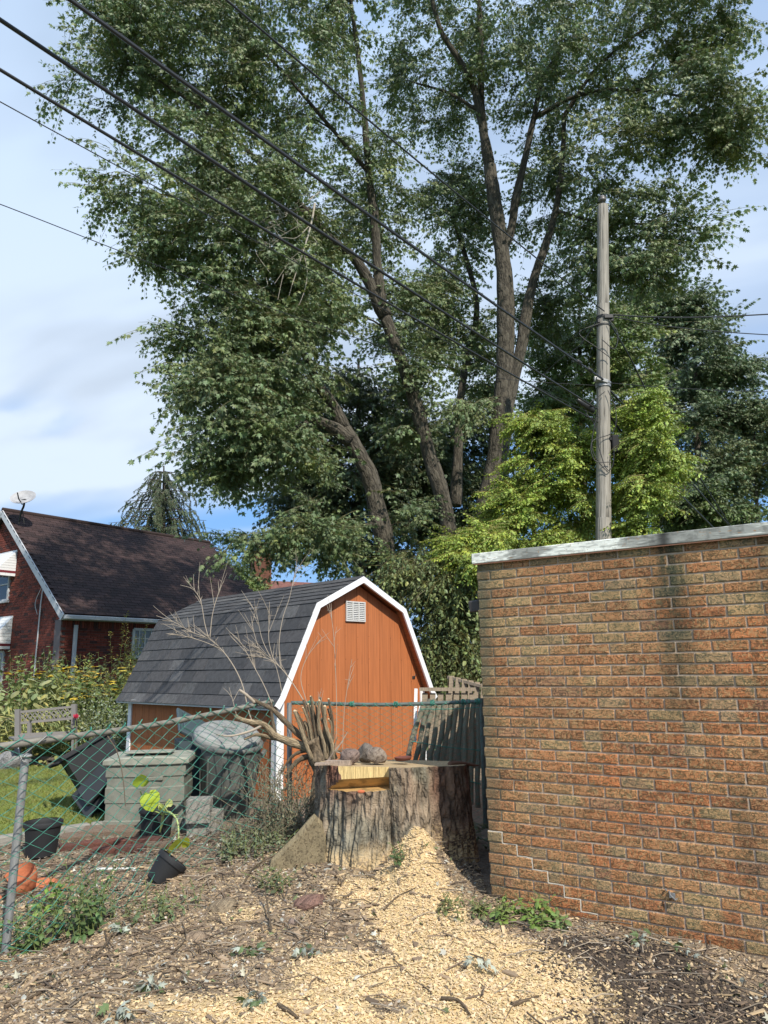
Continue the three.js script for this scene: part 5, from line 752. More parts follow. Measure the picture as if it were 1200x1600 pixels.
// grey-green resin storage box
{
  const p = at(232, 1291, 7.35); p.y = groundH(p.x, 7.3); const r = thing('storage_box', 'grey-green resin storage box with a bowed lid behind the fence', 'storage box', p, .10);
  const rs = std(C(.225, .23, .185), .75, { map: rep(mottle, 1.5, 1.5), bumpMap: rep(grain, 4, 4), bumpScale: .0015 }), rs2 = std(C(.33, .335, .27), .7, { map: rep(mottle, 2, 2), bumpMap: rep(grain, 4, 4), bumpScale: .001 });
  const w = .76, d = .5, h = .60; const plan = (k) => { const q = []; for (let i = 0; i <= 10; i++) { const t = i / 10; q.push([lerp(-w / 2, w / 2, t) * k, (d / 2 + .05 * Math.sin(t * Math.PI)) * k]); } q.push([w / 2 * k, -d / 2 * k], [-w / 2 * k, -d / 2 * k]); return q; };
  const ex = (k, hh, y, b) => extrude(plan(k).map(([x, z]) => [x, -z]).reverse(), hh, b).rotateX(-Math.PI / 2).translate(0, y, 0);
  part('body', toCreasedNormals(ex(.93, .54, .05, .006), .5), rs, r); part('base', toCreasedNormals(ex(.97, .10, .0, .008), .5), rs, r); part('belt', toCreasedNormals(ex(.955, .13, .26, .01), .5), rs, r); part('upper_band', toCreasedNormals(ex(.965, .09, .49, .01), .5), rs, r);
  part('hand_grip', rbox(.18, .04, .03, .012, .08, .47, d / 2 + .025), rs, r);
  const lid = part('lid', (() => { const g = ex(1.04, .05, .60, .012); const q = g.attributes.position; for (let i = 0; i < q.count; i++) if (q.getY(i) > .63) q.setY(i, q.getY(i) + .05 * (1 - (q.getX(i) / .42) ** 2) * .6 - .02 * (q.getZ(i) > .15 ? 1 : 0)); g.computeVertexNormals(); return toCreasedNormals(g, .5); })(), rs2, r);
  part('lid_ridge', rbox(.44, .014, .22, .006, -.02, .685, -.02), rs2, lid);
}
// round bin, leaning, with tilted lid
{
  const p = at(352, 1266, 7.75); p.y = groundH(p.x, 7.75); const r = thing('round_bin', 'tall round grey bin leaning with a pale domed lid', 'rubbish bin', p); const q = eul(.16, 0, -.10, 'XYZ'), G = (g) => g.applyQuaternion(q);
  const gm = std(C(.145, .15, .135), .7, { map: rep(mottle, 3, 2), bumpMap: rep(grain, 5, 4), bumpScale: .001 }), lm = std(C(.31, .315, .295), .65, { map: rep(mottle, 2, 2), bumpMap: rep(grain, 4, 4), bumpScale: .0015 });
  part('body', G(lathe([[0, 0], [.225, 0], [.24, .015], [.30, .66], [.305, .70], [.32, .705], [.32, .74], [.28, .74]], 40)), gm, r);
  for (let i = 0; i < 10; i++) { const a = i / 10 * 6.283; part('rib', G(beam(new THREE.Vector3(Math.sin(a) * .246, .05, Math.cos(a) * .246), new THREE.Vector3(Math.sin(a) * .296, .62, Math.cos(a) * .296), .012, .03)), gm, r); }
  const q2 = eul(.27, 0, -.17, 'XYZ'); const lid = part('lid', lathe([[.30, -.05], [.335, -.045], [.345, .0], [.335, .03], [.31, .035], [.30, .055], [.20, .085], [.0, .095]], 44).applyQuaternion(q2).translate(.01, .775, .05), lm, r);
  part('lid_band', lathe([[.338, -.06], [.352, -.055], [.352, -.03], [.338, -.025]], 44).applyQuaternion(q2).translate(.01, .775, .05), gm, lid); part('lid_handle', rbox(.14, .02, .03, .008, 0, .10, 0).applyQuaternion(q2).translate(.01, .775, .05), lm, lid);
  part('side_handle', rbox(.04, .06, .12, .015, .335, .66, .05).applyQuaternion(q), gm, r);
}
// dark blue bin lid behind
{
  const p = at(302, 1250, 8.15); p.y = groundH(p.x, 8.15); const r = thing('blue_bin', 'dark blue-grey recycling bin behind the round bin, lid ajar', 'recycling bin', p, .35), m = std(C(.05, .075, .085), .55, { bumpMap: rep(grain, 4, 4), bumpScale: .001 });
  part('body', (() => { const g = new THREE.BoxGeometry(.42, .72, .45, 4, 4, 4), q = g.attributes.position; for (let i = 0; i < q.count; i++) { const k = .8 + .2 * (q.getY(i) / .72 + .5); q.setX(i, q.getX(i) * k); q.setZ(i, q.getZ(i) * k); } g.translate(0, .36, 0); g.computeVertexNormals(); return g; })(), m, r);
  part('lid', merge([rbox(.46, .035, .48, .012, -.01, .83, .03, .45, 0, -.55), rbox(.34, .03, .34, .012, -.005, .855, .04, .45, 0, -.55)]), m, r);
}
{ // concrete blocks
  const b = (label, u, v, D, w, h, ry) => { const p = at(u, v, D); p.y = Math.max(groundH(p.x, D), p.y); const r = thing('concrete_block', label, 'concrete block', p, ry, 'concrete blocks by the round bin'); part('face', rbox(w, h, .19, .008, 0, h / 2, 0), M.concrete, r); };
  b('upper concrete block set on top of another by the round bin', 311, 1284, 6.9, .215, .205, .1); b('lower left concrete block under the stacked one', 312, 1318, 6.95, .21, .195, .06); b('lower right concrete block leaning beside the stack', 332, 1313, 7.0, .13, .19, -.15);
}
{ const w = std(C(.62, .63, .58), .6); single('white_stick', tube([at(147, 1358, 6.0), at(212, 1358, 6.0)], .011, 6), w, 'white plastic strip lying level on the dirt', 'strip'); single('white_stick', tube([at(160, 1350, 6.15), at(195, 1342, 6.25)], .010, 6), w, 'shorter white strip lying at a slant behind the level one', 'strip'); single('blue_stake', tube([at(42, 1412, 5.2), at(80, 1380, 5.4)], .007, 5), std(C(.07, .12, .20), .7), 'thin blue stake lying on the dirt behind the fence', 'stake'); }
// squash plant in the pot: stalk, leaves
{
  const p = at(250, 1300, 6.7); p.y = groundH(p.x, 6.7); const r = thing('squash_plant', 'wilting squash plant with yellow-green leaves climbing the fence', 'plant', p), st = [], lf = { pos: [], col: [] };
  const c1 = curve([at(250, 1300, 6.7), at(258, 1268, 6.6), at(276, 1280, 6.5), at(279, 1310, 6.45), at(276, 1330, 6.45)], 14), c2 = curve([at(250, 1300, 6.7), at(255, 1275, 6.6), at(230, 1262, 6.4), at(219, 1236, 6.3)], 12);
  wpart('stem', merge([tube(c1, .008, 6), tube(c2, .006, 6), tube([at(258, 1270, 6.6), at(262, 1258, 6.6)], .006, 5), tube([at(258, 1272, 6.6), at(278, 1274, 6.55)], .006, 5)]), std(C(.36, .44, .16), .6), r);
  const HEART = [[0, .1], [.12, 0], [.34, .05], [.5, .28], [.46, .55], [.3, .8], [0, 1.0], [-.3, .8], [-.46, .55], [-.5, .28], [-.34, .05], [-.12, 0]];
  const leaf = (u, v, D, s, rx, ry, rz, c) => leafTris(HEART, s, mat4(at(u, v, D), eul(rx, ry, rz, 'YXZ')), lf, c, .12, .2);
  leaf(232, 1236, 6.3, .17, 1.25, 1.5, .9, [.42, .55, .05]); leaf(219, 1230, 6.28, .13, -1.2, .3, .2, [.36, .5, .05]); leaf(285, 1308, 6.4, .24, 1.0, -1.9, .2, [.40, .46, .04]); leaf(262, 1318, 6.38, .2, .9, -1.2, .3, [.50, .46, .05]);
  for (let i = 0; i < 6; i++) leaf(258 + rr(-8, 8), 1268 + rr(-10, 8), 6.55, .07, -1.2 + rr(-.5, .5), rr(-2, 2), 0, [.55, .6, .22]); leaf(232, 1358, 6.0, .08, .2, 1, 0, [.6, .55, .06]);
  const g = rawGeo(lf); const m = new THREE.Mesh(g.translate(-p.x, -p.y, -p.z), leafMat(1, 1, 1, { transmission: .25 })); m.name = numbered('leaves'); m.castShadow = true; r.add(m);
}
// garden bench with lattice back
{
  const p = at(75, 1200, 11.5); p.y = .1; const r = thing('garden_bench', 'grey garden bench with a diamond lattice back among the plants', 'bench', p), g = std(C(.20, .19, .18), .8); const D0 = 11.4, D1 = 11.9, L = (u, v, f) => at(u, v, lerp(D0, D1, f));
  const tl = L(28, 1113, 0), tr = L(116, 1104, 1), bl = L(28, 1130, 0), br = L(116, 1122, 1);
  wpart('top_rail', beam(tl, tr, .03, .035), g, r); wpart('lower_rail', beam(bl, br, .03, .035), g, r); wpart('seat_rail', beam(L(28, 1150, 0), L(108, 1146, .9), .06, .07), g, r);
  wpart('leg', beam(L(28, 1108, 0), L(28, 1190, 0), .07, .07, new THREE.Vector3(1, 0, 0)), g, r); wpart('leg', beam(L(116, 1100, 1), L(116, 1190, 1), .07, .07, new THREE.Vector3(1, 0, 0)), g, r); wpart('leg', beam(L(46, 1130, .2), L(46, 1190, .2), .05, .05, new THREE.Vector3(1, 0, 0)), g, r);
  wpart('seat', beam(L(28, 1152, 0).add(new THREE.Vector3(0, 0, .2)), L(112, 1147, .95).add(new THREE.Vector3(0, 0, .2)), .4, .03), g, r);
  for (let i = 0; i < 12; i++) for (const s of [-1, 1]) { const t = (i + .5) / 12, t2 = clamp(t + s * .11); if (t2 <= 0 || t2 >= 1) continue; wpart('lattice_bar', beam(tl.clone().lerp(tr, t).add(new THREE.Vector3(0, -.02, s * .006)), bl.clone().lerp(br, t2).add(new THREE.Vector3(0, .02, s * .006)), .008, .014), g, r); }
}
{ // dry stone edging at the back of the lawn
  const r = thing('stone_edging', 'low dry-stacked edging of flat grey-brown stones along the flower bed', 'stone edging', V(-5.4, .1, 11.6)); rnd = mulberry(61); const ms = [stoneMat(.30, .24, .18), stoneMat(.24, .20, .16)];
  for (let i = 0; i < 22; i++) for (let k = 0; k < 2; k++) { const x = -7.2 + i * .20 + rr(-.04, .04), D = 11.9 - .10 * (x + 7) + rr(-.05, .05); wpart('stone', rbox(rr(.16, .26), rr(.06, .09), .2, .025, x + k * .09, .15 + k * .085, -D, rr(-.1, .1), rr(-.3, .3), rr(-.1, .1)), ms[(i + k) % 2], r); }
  rock('garden_rock', 'pale pointed rock standing at the edge of the lawn', 'rock', V(-5.75, .1, 11.4), .22, .17, .15, 23, stoneMat(.38, .38, .37));
}
// ---------------------------------------------------------------- utility pole and wires
const poleB = at(943, 830, 12), poleT = at(942, 322, 12); const pdir = poleT.clone().sub(poleB).normalize(), poleBase = poleB.clone().addScaledVector(pdir, -poleB.y / pdir.y);
const onPole = (v) => { let a = 0, b = 1; for (let i = 0; i < 30; i++) { const m = (a + b) / 2, p = poleB.clone().lerp(poleT, m), y = (() => { const c = camera; return p; })(); const q = projV(p); if (q > v) a = m; else b = m; } return poleB.clone().lerp(poleT, a); };
function projV(p) { const y = p.y - EYE, z = -p.z, x = p.x, f = z * Math.cos(PITCH) + y * Math.sin(PITCH), up = -z * Math.sin(PITCH) + y * Math.cos(PITCH); let X = x / f, Y = up / f; const c = Math.cos(-ROLL), s = Math.sin(-ROLL); return 800 - FPX * (X * s + Y * c); }
const cableM = std(C(.022, .022, .024), .45), steelM = std(C(.30, .30, .29), .45, { metalness: .5 });
{
  const r = thing('utility_pole', 'weathered grey wooden utility pole rising behind the brick building', 'utility pole', poleBase);
  const pm = dtex(256, 1024, (i, j, o) => { const n = fbm(i / 6, j / 120, 4, 43, 9), m = fbm(i / 50, j / 70, 3, 5, 15), c = smooth(.33, .22, fbm(i / 4, j / 160, 3, 64, 7)); const k = .62 + .6 * (n - .1) - .5 * c + .3 * (m - .5); const up = 1; o[0] = clamp(.35 * k); o[1] = clamp(.325 * k); o[2] = clamp(.28 * k); });
  const pb = dtex(256, 1024, (i, j, o) => { o[0] = fbm(i / 5, j / 120, 4, 51, 9) - .5 * smooth(.33, .22, fbm(i / 4, j / 160, 3, 64, 7)) + .2; }, false);
  const pts = []; for (let i = 0; i <= 24; i++) pts.push(poleBase.clone().lerp(poleT, i / 24)); wpart('shaft', tube(pts, (t) => lerp(.15, .098, t), 22), std(WHITE, .95, { map: rep(pm, 1, .25), bumpMap: rep(pb, 1, .25), bumpScale: .012 }), r);
  const tp = poleT; wpart('insulator', merge([new THREE.CylinderGeometry(.018, .018, .16, 8).translate(tp.x, tp.y + .06, tp.z), lathe([[0, .0], [.06, .0], [.075, .03], [.045, .05], [.07, .07], [.05, .10], [.03, .12], [0, .125]], 20).translate(tp.x, tp.y + .10, tp.z)]), std(C(.16, .15, .15), .3), r);
  const band = (v, h, rad) => { const p = onPole(v); return new THREE.CylinderGeometry(rad, rad, h, 22, 1, true).translate(p.x, p.y, p.z); };
  wpart('clamp_band', merge([band(604, .05, .132), band(600, .03, .137)]), steelM, r); wpart('clamp_band', merge([band(497, .05, .122)]), M.iron, r); wpart('clamp_band', band(510, .03, .122), M.iron, r);
  const c1 = onPole(600), c2 = onPole(500), c3 = onPole(695); const fr = new THREE.Vector3(0, 0, .14), rt = new THREE.Vector3(.15, 0, .03);
  wpart('clamp', merge([rbox(.22, .07, .05, .01, c1.x - .06, c1.y + .02, c1.z + .14, 0, .2, -.25), rbox(.10, .10, .06, .01, c1.x - .14, c1.y + .05, c1.z + .10)]), steelM, r);
  wpart('bracket', merge([rbox(.16, .07, .06, .01, c2.x + .06, c2.y, c2.z + .12), rbox(.06, .12, .05, .01, c2.x + .12, c2.y - .02, c2.z + .10), rbox(.05, .10, .05, .01, c2.x - .11, c2.y - .05, c2.z + .08)]), M.iron, r);
  wpart('junction_box', merge([rbox(.13, .32, .12, .03, c3.x + .19, c3.y, c3.z + .04), rbox(.06, .06, .10, .01, c3.x + .10, c3.y + .08, c3.z + .05)]), std(C(.012, .012, .013), .8), r);
  const loops = [[[945, 612], [915, 640], [930, 665], [936, 700], [950, 735], [957, 728], [960, 700]], [[950, 610], [962, 640], [958, 675], [925, 690], [930, 720], [955, 722]], [[938, 505], [905, 520], [935, 545], [955, 560]], [[952, 500], [965, 520], [960, 545], [940, 530]], [[932, 650], [925, 700], [938, 725], [950, 738]]];
  for (const l of loops) wpart('cable_loop', tube(curve(l.map(([u, v]) => at(u, v, 11.82)), 24), .008, 5), cableM, r);
}
function wire(name, label, pts, rad, o = {}) { const g = tube(curve(pts, o.n || 40), rad, o.seg || 8); return single(name, o.extra ? merge([g, ...o.extra]) : g, o.mat || cableM, label, 'cable', o.group || 'overhead cables'); }
{
  const ext = (a, b, k) => b.clone().add(b.clone().sub(a).multiplyScalar(k));
  const span = (u0, v0, u1, v1, D1, h, sag, endP) => { const e = endP, [a, b] = ray(u1, v1), D = (h - EYE) / b, q = at(u1, v1, D), pts = []; const z = ext(e, q, .35); for (let i = 0; i <= 24; i++) { const t = i / 24, p = e.clone().lerp(z, t); p.y -= sag * 4 * t * (1 - t); pts.push(p); } return pts; };
  const e1 = onPole(600).add(new THREE.Vector3(-.05, .02, .16)), e2 = onPole(640).add(new THREE.Vector3(-.13, 0, .05)), e3 = onPole(662).add(new THREE.Vector3(-.12, 0, .08)), e4 = onPole(492).add(new THREE.Vector3(-.02, 0, .14));
  const s1 = span(0, 0, 122, 0, 0, 6.15, .06, e1), wrapG = []; { const c = curve(s1, 200), h = []; c.forEach((p, i) => h.push(p.clone().add(new THREE.Vector3(0, Math.cos(i * .9) * .012, Math.sin(i * .9) * .012)))); wrapG.push(tube(h, .0025, 4, false), tube(c.map((p) => p.clone().add(new THREE.Vector3(.007, .016, .0))), .005, 5, false)); }
  wire('overhead_cable', 'thick bundled black cable, upper of the two thick ones crossing the maples', s1, .0145, { extra: wrapG });
  wire('overhead_cable', 'thick black cable, middle one of three running down to the pole', span(0, 0, 0, 18, 0, 5.9, .08, e2), .0155);
  wire('overhead_cable', 'black cable, lowest of the three thick ones at the left edge', span(0, 0, 0, 93, 0, 5.65, .10, e3), .0125);
  wire('overhead_cable', 'black cable entering at the top middle and reaching high on the pole', span(0, 0, 368, 0, 0, 7.1, .10, e4), .010);
  wire('thin_wire', 'thin wire just under the three thick cables at left', span(0, 0, 0, 140, 0, 5.5, .12, onPole(655).add(new THREE.Vector3(-.1, 0, .1))), .0042);
  wire('thin_wire', 'lowest thin wire running from the left edge into the maple', (() => { const a = at(-140, 268, 5.6), l = [a, at(0, 319, 6.3), at(215, 403, 7.7), at(433, 485, 9.2), at(625, 550, 10.3), at(775, 590, 11.2), onPole(606).add(new THREE.Vector3(-.1, 0, .1))]; return l; })(), .005);
  wire('service_drop', 'upper thin cable running right from the pole to the frame edge', [onPole(496).add(new THREE.Vector3(.1, 0, .1)), at(1010, 495, 12.2), at(1080, 496, 12.6), at(1200, 491, 13.2), at(1400, 478, 14.2)], .014);
  wire('service_drop', 'lower thin cable running right from the pole to the frame edge', [onPole(498).add(new THREE.Vector3(.1, 0, .1)), at(1010, 505, 12.2), at(1080, 514, 12.6), at(1200, 523, 13.2), at(1400, 528, 14.2)], .010);
  wire('service_drop', 'faint thin wire running right from the pole clamp', [onPole(602).add(new THREE.Vector3(.1, 0, .1)), at(1050, 606, 12.6), at(1200, 612, 13.4), at(1400, 608, 14.6)], .006);
  const far = (u, v, D) => at(u, v, D);
  wire('overhead_cable', 'black cable descending to the right beyond the pole, uppermost', [onPole(495).add(new THREE.Vector3(.08, 0, -.05)), far(985, 560, 13.4), far(1025, 640, 14), far(1080, 725, 15.5), far(1135, 812, 17.5), far(1160, 850, 18.5)], .015);
  wire('overhead_cable', 'thick black cable descending to the right beyond the pole, middle', [onPole(602).add(new THREE.Vector3(.06, 0, -.05)), far(990, 650, 12.8), far(1035, 700, 14), far(1090, 765, 16), far(1140, 822, 18)], .019);
  wire('overhead_cable', 'thick black cable descending to the right beyond the pole, lowest', [onPole(640).add(new THREE.Vector3(.06, 0, -.05)), far(990, 700, 12.8), far(1040, 750, 14), far(1085, 795, 15.8), far(1125, 835, 17.5)], .019);
  wire('drop_wire', 'wire slanting up across the trunks to the cable near the pole', [at(850, 584, 12.6), at(875, 562, 12.3), at(905, 540, 12.1), onPole(500).add(new THREE.Vector3(-.1, 0, .05))], .009);
  single('splice_closure', tube([at(902, 624, 11.75), at(908, 629, 11.78), at(924, 640, 11.85), at(928, 643, 11.86)], [.03, .055, .055, .03], 12), cableM, 'black splice closure hanging on the middle cable by the pole', 'splice closure');
  single('cable_clamp', merge([[.04, .05], [.075, .085]].map(([a, b]) => tube([s1[0].clone().lerp(s1[24], a), s1[0].clone().lerp(s1[24], b)], .032, 8))), M.iron, 'grey metal clamp on the bundled cable near the pole', 'clamp');
}
// ---------------------------------------------------------------- plants, shrubs and litter
rnd = mulberry(404);
const stemM = std(C(.14, .17, .05), .8);
// clump of upright stems with leaves; optional flowers at the top
function clump(name, label, cat, base, o) {
  const r = thing(name, label, cat, base, 0, o.group), st = [], lf = { pos: [], col: [] }, fl = { pos: [], col: [] };
  for (let i = 0; i < o.n; i++) {
    const a = rr(0, 6.283), q = Math.sqrt(rnd()) * o.spread, h = o.h * rr(.65, 1.1), b = new THREE.Vector3(Math.cos(a) * q * (o.ex || 1), 0, Math.sin(a) * q), lean = new THREE.Vector3(gauss() * o.lean, h, gauss() * o.lean), p = (t) => b.clone().add(new THREE.Vector3(lean.x * t * t, h * t - (o.arch || 0) * h * t * t * t, lean.z * t * t));
    st.push(tube([p(0), p(.35), p(.7), p(1)], [o.sr || .006, (o.sr || .006) * .85, (o.sr || .006) * .6, .002], 4, false));
    const m = o.leaves; for (let k = 0; k < m; k++) { const t = lerp(o.t0 ?? .12, 1, (k + rnd()) / m), yaw = k * 2.4 + rr(-.6, .6), s = o.size * rr(.6, 1.2) * (1 - (o.taper ?? .5) * t), kk = rr(.7, 1.3); leafTris(o.shape, s, mat4(p(t), eul(rr(-.5, .6) + (o.hang || 0), yaw, rr(-.4, .4), 'YXZ')), lf, o.color.map((c, j) => c * kk * (j === 0 ? rr(.85, 1.2) : 1)), .15, o.droop ?? .3); }
    if (o.flower && rnd() < (o.fp ?? 1)) { const t0 = p(1), c = o.flower; for (let k = 0; k < (o.fn || 8); k++) { const yaw = k / (o.fn || 8) * 6.283; if (o.plume) { const tt = p(rr(.72, 1.02)); leafTris(BLADE, rr(.04, .10), mat4(tt.add(new THREE.Vector3(gauss() * .02, 0, gauss() * .02)), eul(rr(-1.2, -.1), rr(0, 6.28), 0, 'YXZ')), fl, c.map((x) => x * rr(.7, 1.2)), .1, .6); } else leafTris(OVATE, o.fs || .05, mat4(t0, eul(-.2 + rr(-.2, .2), yaw, 0, 'YXZ')), fl, c, .05, .2); } }
  }
  part('stems', merge(st), o.stem || stemM, r, 'stuff'); const m1 = new THREE.Mesh(rawGeo(lf), o.mat || PLANT); m1.name = numbered('leaves'); m1.userData.kind = 'stuff'; r.add(m1); if (fl.pos.length) { const m2 = new THREE.Mesh(rawGeo(fl), PLANT); m2.name = numbered('flowers'); m2.userData.kind = 'stuff'; r.add(m2); } return r;
}
const PLANT = leafMat(1, 1, 1, { transmission: .25, roughness: .6 });
const gp = (u, D) => { const [a] = ray(u, 1150); return V(a * D, .08, D); };
// flower bed in front of the house
clump('goldenrod', 'tall arching goldenrod plume against the house wall by the shed', 'goldenrod', gp(196, 15.5), { n: 14, spread: .30, h: 2.5, lean: .35, leaves: 26, size: .17, shape: BLADE, color: [.30, .34, .06], flower: [.50, .42, .05], plume: true, fn: 26 });
clump('goldenrod', 'broad stand of pale goldenrod stalks left of the shed', 'goldenrod', gp(160, 14.8), { n: 70, spread: .8, ex: 1.4, h: 1.65, lean: .22, leaves: 24, size: .19, shape: BLADE, color: [.28, .31, .07], flower: [.42, .38, .08], plume: true, fn: 14 });
clump('sunflower_clump', 'leafy clump with small bright yellow flowers in the middle of the bed', 'sunflowers', gp(118, 14.2), { n: 56, spread: .9, ex: 1.5, h: 1.45, lean: .22, leaves: 20, size: .20, shape: OVATE, color: [.12, .18, .04], flower: [.85, .66, .02], fp: .9, fn: 10, fs: .10 });
clump('sunflower_clump', 'shorter yellow-flowered clump beside the sage bush', 'sunflowers', gp(172, 13.6), { n: 26, spread: .55, ex: 1.3, h: 1.35, lean: .2, leaves: 16, size: .13, shape: OVATE, color: [.09, .13, .03], flower: [.80, .56, .02], fp: .8, fn: 10, fs: .09 });
clump('tall_perennial', 'bushy bright green perennial under the house corner', 'perennial', gp(88, 15.6), { n: 60, spread: .95, ex: 1.5, h: 1.75, lean: .3, leaves: 24, size: .19, shape: OVATE, color: [.16, .23, .045] });
clump('tall_perennial', 'dark green shrub at the house corner left of the downspout', 'perennial', gp(60, 16.6), { n: 46, spread: .7, ex: 1.5, h: 1.9, lean: .3, leaves: 22, size: .20, shape: OVATE, color: [.09, .135, .035] });
clump('tall_perennial', 'reddish-brown seed stalks between the downspout and the house window', 'perennial', gp(140, 16.6), { n: 36, spread: .6, ex: 1.6, h: 1.5, lean: .3, leaves: 22, size: .15, shape: OVATE, color: [.13, .12, .035] });
clump('broadleaf_plant', 'pale big-leaved plant at the left edge beside the bench', 'plant', gp(28, 12.9), { n: 30, spread: .6, ex: 1.3, h: 1.5, lean: .3, leaves: 16, size: .19, taper: .2, shape: [[0, .05], [.2, 0], [.42, .2], [.45, .5], [.25, .8], [0, 1], [-.25, .8], [-.45, .5], [-.42, .2], [-.2, 0]], color: [.27, .32, .13], hang: .35 });
clump('broadleaf_plant', 'yellowing leafy plant just right of the pale big-leaved one', 'plant', gp(62, 13.1), { n: 18, spread: .45, h: 1.25, lean: .25, leaves: 15, size: .15, taper: .2, shape: OVATE, color: [.26, .28, .08], hang: .4 });
clump('grass_clump', 'dry yellow-green tall grass at the far left behind the fence', 'grass', gp(14, 12.3), { n: 140, spread: .55, ex: 1.3, h: .95, lean: .25, leaves: 4, size: .35, shape: BLADE, color: [.32, .31, .09], sr: .004 });
clump('grass_clump', 'grassy tuft growing up through the garden bench', 'grass', gp(72, 12.2), { n: 130, spread: .55, ex: 1.4, h: .75, lean: .3, leaves: 4, size: .32, shape: BLADE, color: [.30, .31, .09], sr: .004 });
clump('sage_bush', 'grey-green sage bush against the rear corner of the shed', 'bush', gp(172, 12.4), { n: 70, spread: .55, ex: 1.2, h: 1.05, lean: .35, leaves: 30, size: .085, shape: OVATE, color: [.24, .29, .19] });
clump('sage_bush', 'low brownish plant under the red flower by the bench', 'bush', gp(138, 12.6), { n: 50, spread: .5, ex: 1.2, h: .72, lean: .3, leaves: 16, size: .07, shape: OVATE, color: [.14, .13, .06] });
{ const p = at(118, 1122, 11.8), r = thing('red_rose', 'single bright pink-red bloom beside the bench back', 'flower', V(p.x, .1, 11.8)), o = { pos: [], col: [] }; for (let i = 0; i < 26; i++) leafTris(OVATE, rr(.04, .075), mat4(p, eul(rr(-1.3, .3), i * 2.4, 0, 'YXZ')), o, [.62 * rr(.8, 1.1), .03, .09], .2, -.5); const m = new THREE.Mesh(rawGeo(o).translate(-p.x, -.1, 11.8), PLANT); m.name = 'petals'; r.add(m); part('stem', tube([new THREE.Vector3(0, 0, 0), new THREE.Vector3(.02, .3, 0), new THREE.Vector3(0, p.y - .12, 0)], .006, 4), stemM, r); }
// lawn
{
  const o = { pos: [], col: [] }; for (let i = 0; i < 16; i++) leafTris([[0, 0], [.035, .3], [0, 1], [-.035, .3]], rr(.05, .095), mat4(new THREE.Vector3(gauss() * .03, 0, gauss() * .03), eul(rr(-1.35, -.6), rr(0, 6.28), 0, 'YXZ')), o, [rr(.75, 1.25), rr(.85, 1.15), rr(.7, 1.1)], .02, .3);
  const g = rawGeo(o), list = []; for (let i = 0; i < 22000; i++) { const x = rr(-8, -1.9), D = rr(6.0, 12.6); if (rnd() > lawnAt(x, D) || D < kerbD(x) + .06) continue; const k = lerp(.7, 1.35, fbm(x * 2, D * 2, 2)); list.push({ m: mat4(onG(x, D), eul(0, rr(0, 6.28), 0), rr(.6, 1.1)), c: C(k * rr(.9, 1.3), k, k * .8) }); }
  const im = inst('lawn_grass', g, leafMat(.15, .20, .04, { transmission: .15 }), list, scene, 'stuff'); im.userData.label = 'mown green lawn behind the fence'; im.userData.category = 'grass';
}
// small ground-level foliage
function weed(label, u, v, D, o) { const p = at(u, v, D); p.y = groundH(p.x, D) - .01; return clump('weed', label, 'weed', p, { lean: .12, shape: OVATE, color: [.12, .19, .05], sr: .003, group: o.group || 'weeds along the fence and wall', ...o }); }
weed('leafy green weed at the foot of the left fence post', 40, 1470, 4.7, { n: 26, spread: .16, h: .26, leaves: 9, size: .06 });
weed('tallest green weed growing through the left fence mesh', 130, 1440, 4.85, { n: 34, spread: .17, h: .36, leaves: 11, size: .06, color: [.10, .17, .05] });
weed('single broad light green weed behind the fence left of the tallest', 72, 1425, 5.2, { n: 6, spread: .08, h: .24, leaves: 6, size: .10, color: [.18, .30, .05] });
weed('low dull green weed patch below the tipped black pot', 245, 1415, 5.1, { n: 30, spread: .20, ex: 1.5, h: .16, leaves: 8, size: .05, color: [.14, .19, .08] });
weed('sprawling grey-green weed where the fence mesh gathers', 400, 1320, 6.1, { n: 44, spread: .26, ex: 1.2, h: .18, leaves: 10, size: .05, color: [.16, .19, .10] });
weed('tufts of green leaves at the wall corner left of the bare soil', 810, 1446, 4.72, { n: 26, spread: .18, ex: 1.4, h: .13, leaves: 7, size: .07, color: [.17, .26, .05] });
weed('small broad green leaves hugging the wall base', 862, 1440, 4.66, { n: 16, spread: .10, h: .11, leaves: 6, size: .075, color: [.16, .26, .07] });
weed('olive weeds in the sawdust by the wall corner', 735, 1440, 4.8, { n: 24, spread: .16, ex: 1.4, h: .10, leaves: 7, size: .05, color: [.15, .17, .06] });
weed('dark green seedling rooted between the stump flares', 625, 1372, 5.32, { n: 8, spread: .06, h: .12, leaves: 6, size: .055, color: [.07, .11, .03] });
weed('wilted green weed left of the stump base', 430, 1395, 5.3, { n: 16, spread: .12, h: .12, leaves: 7, size: .05, color: [.13, .16, .07] });
// grey-green mound of dry stalks left of the stump
clump('dry_brush', 'grey-green mound of tangled stalks between shed corner and stump', 'brush', V(-.86, .08, 6.75), { n: 130, spread: .34, ex: 1.1, h: .62, lean: .42, leaves: 9, size: .045, shape: OVATE, color: [.15, .16, .09], sr: .004, stem: std(C(.20, .17, .11), .9) });
clump('dry_brush', 'low dark brush along the bottom of the fence beside the shed post', 'brush', V(-1.12, .08, 6.5), { n: 70, spread: .28, ex: 1.2, h: .24, lean: .3, leaves: 9, size: .045, shape: OVATE, color: [.11, .14, .07], sr: .004, stem: std(C(.16, .14, .09), .9) });
clump('ivy_patch', 'dark shaded ground ivy between the stump and brick building', 'ground cover', V(.95, .06, 6.6), { n: 60, spread: .42, h: .14, lean: .2, leaves: 7, size: .06, shape: OVATE, color: [.06, .09, .03], sr: .003 });
